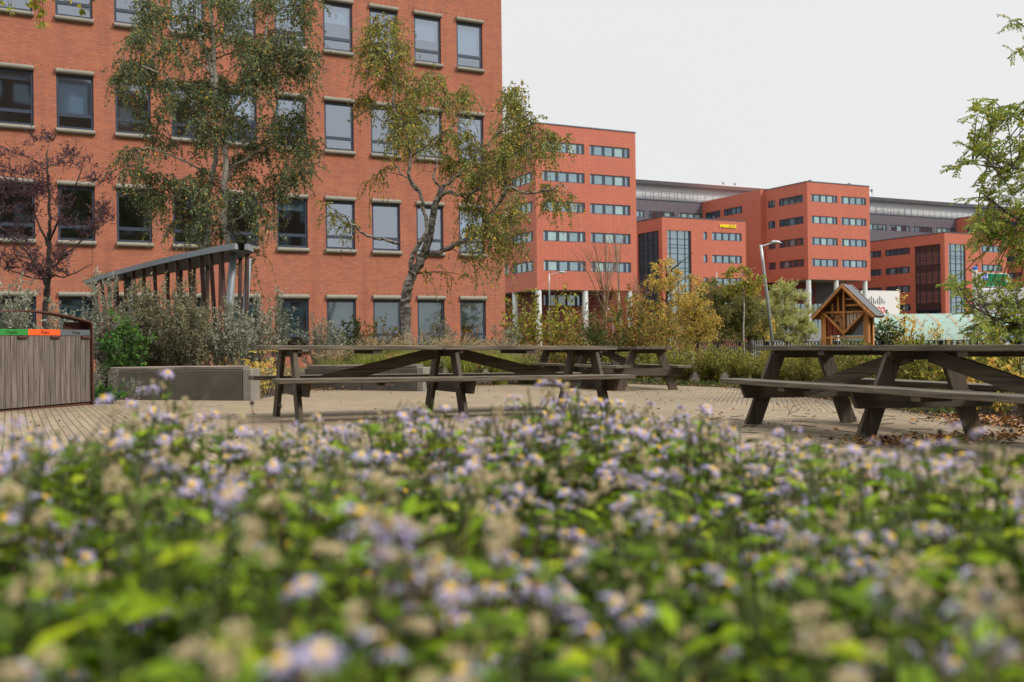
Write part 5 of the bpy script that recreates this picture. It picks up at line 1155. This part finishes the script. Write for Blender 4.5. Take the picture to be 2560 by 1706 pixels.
# ground cover and red leaves at the edge of the bed
rgn = np.random.RandomState(12)
def scatter(name, label, pts, n, L, W, mat, up, hmax, kind='stuff'):
    P = []
    while len(P) < n:
        k = rgn.randint(len(pts) - 1); t = rgn.uniform(); a, b = np.array(pts[k][:2]), np.array(pts[k + 1][:2]); w = pts[k][2]; q = a + (b - a) * t + rgn.normal(size=2) * w
        P.append((q[0], q[1], G(q[0], q[1]) + .012 + rgn.uniform(0, hmax)))
    o = leaf_mesh(name, P, rgn.normal(size=(n, 3)) * [1, 1, .35] + [0, 0, up], rgn.normal(size=(n, 3)) * .35 + [0, 0, 1], L * rgn.uniform(.6, 1.3, n), W * rgn.uniform(.6, 1.3, n), mat, fold=.25)
    return tag(o, label, 'ground cover' if up else 'leaf litter', None, kind)
edge = [(1.9, 21.1, .22), (3.1, 19.75, .2), (4.0, 18.7, .22), (4.45, 16.5, .12), (4.6, 13, .12), (4.65, 10.5, .12)]
scatter('ground_cover_leaves', 'low green leaves along the edge of the strip planting', edge, 1100, .10, .03, M['l_dark'], .9, .05)
scatter('fallen_autumn_leaves', 'red and tan leaves fallen along the planting edge', edge, 900, .05, .035, M['l_litter'], 0, .02)
scatter('leaf_litter', 'brown dead leaves piled at the right planting edge', [(4.5, 9.9, .22), (5.0, 9.2, .35), (5.1, 8.3, .3), (4.9, 7.6, .3)], 2600, .06, .04, M['l_litter'], 0, .05)
scatter('leaf_litter', 'brown dead leaves gathered under the right picnic table', [(2.6, 7.55, .16), (3.1, 7.7, .17), (3.6, 7.9, .17), (4.1, 8.2, .2)], 560, .05, .035, M['l_litter'], 0, .025)
scatter('scattered_leaves', 'single dead leaves lying about on the paving', [(-4, 9, 1.6), (-1, 9, 2), (2, 9, 2.2), (3.2, 10, 1.6), (3.6, 12.5, 1.4), (2.5, 16, 1.6), (-1.5, 15, 1.5)], 330, .045, .032, M['l_litter'], 0, .01)
scatter('planting_litter', 'dead leaves on the soil under the left shrubs', [(-5.4, 13.7, .12), (-3.3, 17.0, .3), (-2.6, 18, .5), (-1.3, 18.8, .3), (0, 20.6, .3), (1.2, 21.4, .3)], 1500, .05, .035, M['l_litter'], 0, .03)
m = MB(); rg = np.random.RandomState(6)
for _ in range(70):
    x, y = rg.uniform(1.6, 4.2), rg.uniform(7, 11.5); a = rg.uniform(0, 3.14); l = rg.uniform(.05, .22); m.tube([(x, y, G(x, y) + .01), (x + math.cos(a) * l, y + math.sin(a) * l, G(x, y) + .012)], .0035, 4)
tag(m.build('twig_litter', M['stembrown']), 'broken twigs strewn under the right picnic table', 'twig litter', None, 'stuff')
g = gp(1965, 10.6); m = MB(); q = lambda *p: [np.array(t) for t in p]
for pts in (((0, 0, 0), (.05, 0, .08), (.13, .02, .24)), ((.03, 0, .05), (.0, .0, .12), (.01, .01, .18)), ((.07, 0, .11), (.13, .01, .13), (.2, .03, .15)), ((.02, .0, .03), (.12, 0, .07), (.18, 0, .14))): m.tube(q(*pts), [.004, .003, .0015], 4)
tag(m.build('dry_twig', M['stembrown'], loc=g), 'bare dry twig standing on the paving under the right picnic table', 'twig')

# ------------------------------------------------------------------ asters in the foreground
rgA = np.random.RandomState(42)
def flower_mesh(name, fresh, seed):
    rg = np.random.RandomState(seed); m = MB(); n = 13
    for k in range(n):
        if rg.uniform() < (.14 if fresh else .4): continue
        a = 2 * math.pi * k / n + rg.normal() * .08; l = .0185 * rg.uniform(.8, 1.1); dr = rg.uniform(-1.0, -.05) if fresh else rg.uniform(-1.3, -.5)
        d = np.array([math.cos(a), math.sin(a), 0]); s = np.array([-d[1], d[0], 0]) * .0023
        p0 = d * .004; p1 = d * (.004 + l * .6) + [0, 0, .003 + dr * l * .25]; p2 = d * (.004 + l * (1 if dr > -.5 else .8)) + [0, 0, dr * l * .8]
        m.mi = 0; m.add([p0 - s * .5, p0 + s * .5, p1 + s, p1 - s, p2 + s * .4, p2 - s * .4], [(0, 1, 2, 3), (3, 2, 4, 5)])
    m.mi = 1; m.lathe([(.0055, -.001), (.0065, .002), (.005, .0045), (.0025, .006), (.0004, .0064)], 10)
    m.mi = 2; m.lathe([(.0012, -.012), (.0035, -.008), (.0055, -.0012)], 7)
    o = m.build(name, [M['petal'], M['disc'] if fresh else M['disc2'], M['stemgreen']]); me = o.data; bpy.data.objects.remove(o); return me
FL = [flower_mesh('flower', True, 1), flower_mesh('flower', True, 2), flower_mesh('flower', True, 3), flower_mesh('flower', False, 4)]
def seed_mesh(seed):
    rg = np.random.RandomState(seed); P, D, LN = [], [], []
    for k in range(3 + seed % 3):
        c = rg.normal(size=3) * [.014, .014, .007] * (k > 0); rr = rg.uniform(.0048, .0078)
        for _ in range(36): u = unit(rg.normal(size=3) + [0, 0, .35]); P.append(c + u * rr * .15); D.append(u); LN.append(rr * rg.uniform(.9, 1.25))
    o = leaf_mesh('seed_head', P, D, rg.normal(size=(len(P), 3)), LN, .0045, M['fluff']); me = o.data; bpy.data.objects.remove(o); return me
SH = [seed_mesh(i) for i in range(4)]
def aster_proto(v, dens=.6, cap=20):
    rg = np.random.RandomState(900 + v); root = empty('aster_plant', (0, 0, 0)); st = MB(); LP, LD, LN, LL = [], [], [], []; FP, FD, FLn = [], [], []
    nst = 5 + v % 2; fl = []
    for k in range(nst):
        a = 2 * math.pi * k / nst + rg.normal() * .4; r = rg.uniform(.03, .10); h = rg.uniform(.49, .60); tip = np.array([math.cos(a) * r, math.sin(a) * r, h])
        q = curve(np.array([math.cos(a) * .02, math.sin(a) * .02, -.02]), tip * [.4, .4, .55], tip, 8); st.tube(q, list(np.linspace(.0035, .002, 8)), 5)
        for j in range(17):
            t = .20 + .76 * j / 17; i = min(6, int(t * 7)); p = q[i] + (q[i + 1] - q[i]) * (t * 7 - i); b = j * 2.4 + rg.normal() * .3; d = np.array([math.cos(b), math.sin(b), rg.uniform(-.1, .7)])
            LP.append(p); LD.append(d); LN.append(np.array([0, 0, 1]) + rg.normal(size=3) * .3); LL.append((.100 - .048 * t) * rg.uniform(.8, 1.25))
        # branching flower head
        for j in range(8 + rg.randint(3)):
            i = rg.randint(4, 8); p = q[i - 1] if i < 8 else tip; b = rg.uniform(0, 6.28); d = np.array([math.cos(b), math.sin(b), rg.uniform(.9, 2.2)]); l = rg.uniform(.045, .12); e = p + unit(d) * l
            e[2] = min(e[2], h + .075); st.tube([p, p * .5 + e * .5 + [0, 0, .008], e], [.0015, .0012, .001], 3, False)
            for _ in range(2): s = rg.uniform(.2, .9); LP.append(p + (e - p) * s); LD.append(rg.normal(size=3) + [0, 0, .3]); LN.append(np.array([0, 0, 1.])); LL.append(rg.uniform(.012, .025))
            if rg.uniform() < dens:
                fl.append((e, d))
                if rg.uniform() < .55: fl.append((e + np.array([rg.normal() * .018, rg.normal() * .018, rg.uniform(-.012, .004)]), d + rg.normal(size=3) * .4)); st.tube([e - [0, 0, .025], fl[-1][0]], .0008, 3, False)
            else: FP.append(e); st.tube([e - [0, 0, .02], e], .0008, 3, False)
    st.build('stems', M['stembrown'] if v % 3 == 0 else M['stemgreen'], root)
    n = len(LP); LL = np.array(LL); leaf_mesh('leaves', LP, LD, LN, LL, LL * .40, M['l_aster'], root, .18)
    for e in FP[:(7 if cap > 10 else 4)]: link('seed_head', SH[rg.randint(4)], root, loc=tuple(e), rot=(rg.normal() * .3, rg.normal() * .3, rg.uniform(0, 6.28)))
    for e, d in fl[:cap + (6 if cap > 10 else 2)]:
        o = link('flower', FL[rg.randint(4)], root, loc=tuple(e)); tl = Vector((d[0], d[1], max(.9, d[2]) * .8)); tl = Vector((d[0], d[1], max(1.3, d[2]))) + Vector((rg.normal() * .55, rg.normal() * .55 + .02, .2)); o.rotation_euler = tl.to_track_quat('Z', 'Y').to_euler(); sc = rg.uniform(.60, .94); o.scale = (sc, sc, sc)
    return root
AP = [aster_proto(v) for v in range(5)] + [aster_proto(5 + v, .42, 9) for v in range(4)]
lab = 'leafy aster with lilac daisy flowers and beige seed heads in the dense foreground bed'
pts = []
tries = 0
while tries < 6000:
    tries += 1
    y = rgA.uniform(.5, 3.3); x = rgA.uniform(-1.9, 1.75)
    if not inpoly(x, y, BEDF) or abs(x) > .56 * y + .22: continue
    if x * x + y * y < .33: continue
    if any((x - a) ** 2 + (y - b) ** 2 < (.115 + .012 * b) ** 2 for a, b in pts): continue
    pts.append((x, y))
pts = sorted(pts, key=lambda p: -p[1]); pts = pts[:5] + pts[-4:] + pts[5:-4]
for i, (x, y) in enumerate(pts):
    near = y < 1.75
    o = AP[i] if i < 9 else copy_tree(AP[5 + rgA.randint(4)] if near and rgA.uniform() < .85 else AP[rgA.randint(5)])
    tag(o, lab, 'aster', 'asters in the foreground bed')
    o.location = (x, y, G(x, y) + .01); s = rgA.uniform(.90, 1.02) * (1 + .07 * math.sin(3.1 * x + 1.3) * math.sin(2.7 * y + .6) + .04 * math.sin(7.3 * x - 2.1 * y)); kx = .96 - .035 * max(0.0, y - 2.4) - .07 * max(0.0, min(1.0, (x / y - .12) / .3)); o.scale = (s * 1.1, s * 1.1, s * (kx if y > .9 else .9)); o.rotation_euler = (rgA.normal() * .05, rgA.normal() * .05, rgA.uniform(0, 6.28))
print('asters', len(pts))
for x, y, k in ((-.87, 2.42, 1.08), (-.83, 2.36, 1.02), (-.79, 1.62, 1.0), (-.25, 2.95, .97), (.44, 3.1, .9), (.5, 2.9, .9)):
    o = copy_tree(AP[rgA.randint(5)]); tag(o, lab, 'aster', 'asters in the foreground bed'); o.location = (x, y, G(x, y) + .01); o.scale = (1.05, 1.05, k); o.rotation_euler = (0, 0, rgA.uniform(0, 6.28))
# dark seed stalks standing among the asters
proto = None
for px, py, Y in ((30, 1093, 3.0), (630, 1008, 3.4), (700, 1016, 3.4), (2350, 1079, 3.0), (2528, 1077, 3.0), (2418, 1154, 2.6), (2412, 1180, 2.5), (2462, 1176, 2.6), (2470, 1228, 2.4), (1990, 1500, 1.6)):
    t = at(px, py, Y); z = G(t[0], t[1])
    root = empty('dark_seed_stalk', (t[0], t[1], z), 0, 'thin dead stalk with a round black seed head above the asters', 'plant', 'dark seed stalks among the asters'); h = t[2] - z
    m = MB(); m.tube([(0, 0, -.02), (.01, .01, h * .5), (0, 0, h)], [.0016, .0013, .001], 5); m.build('stem', M['stembrown'], root)
    m = MB(); r = .0082; m.lathe([(.002, h - r), (r * .7, h - r * .7), (r, h), (r * .75, h + r * .7), (.001, h + r)], 9); m.build('seed_head', M['seedblack'], root)
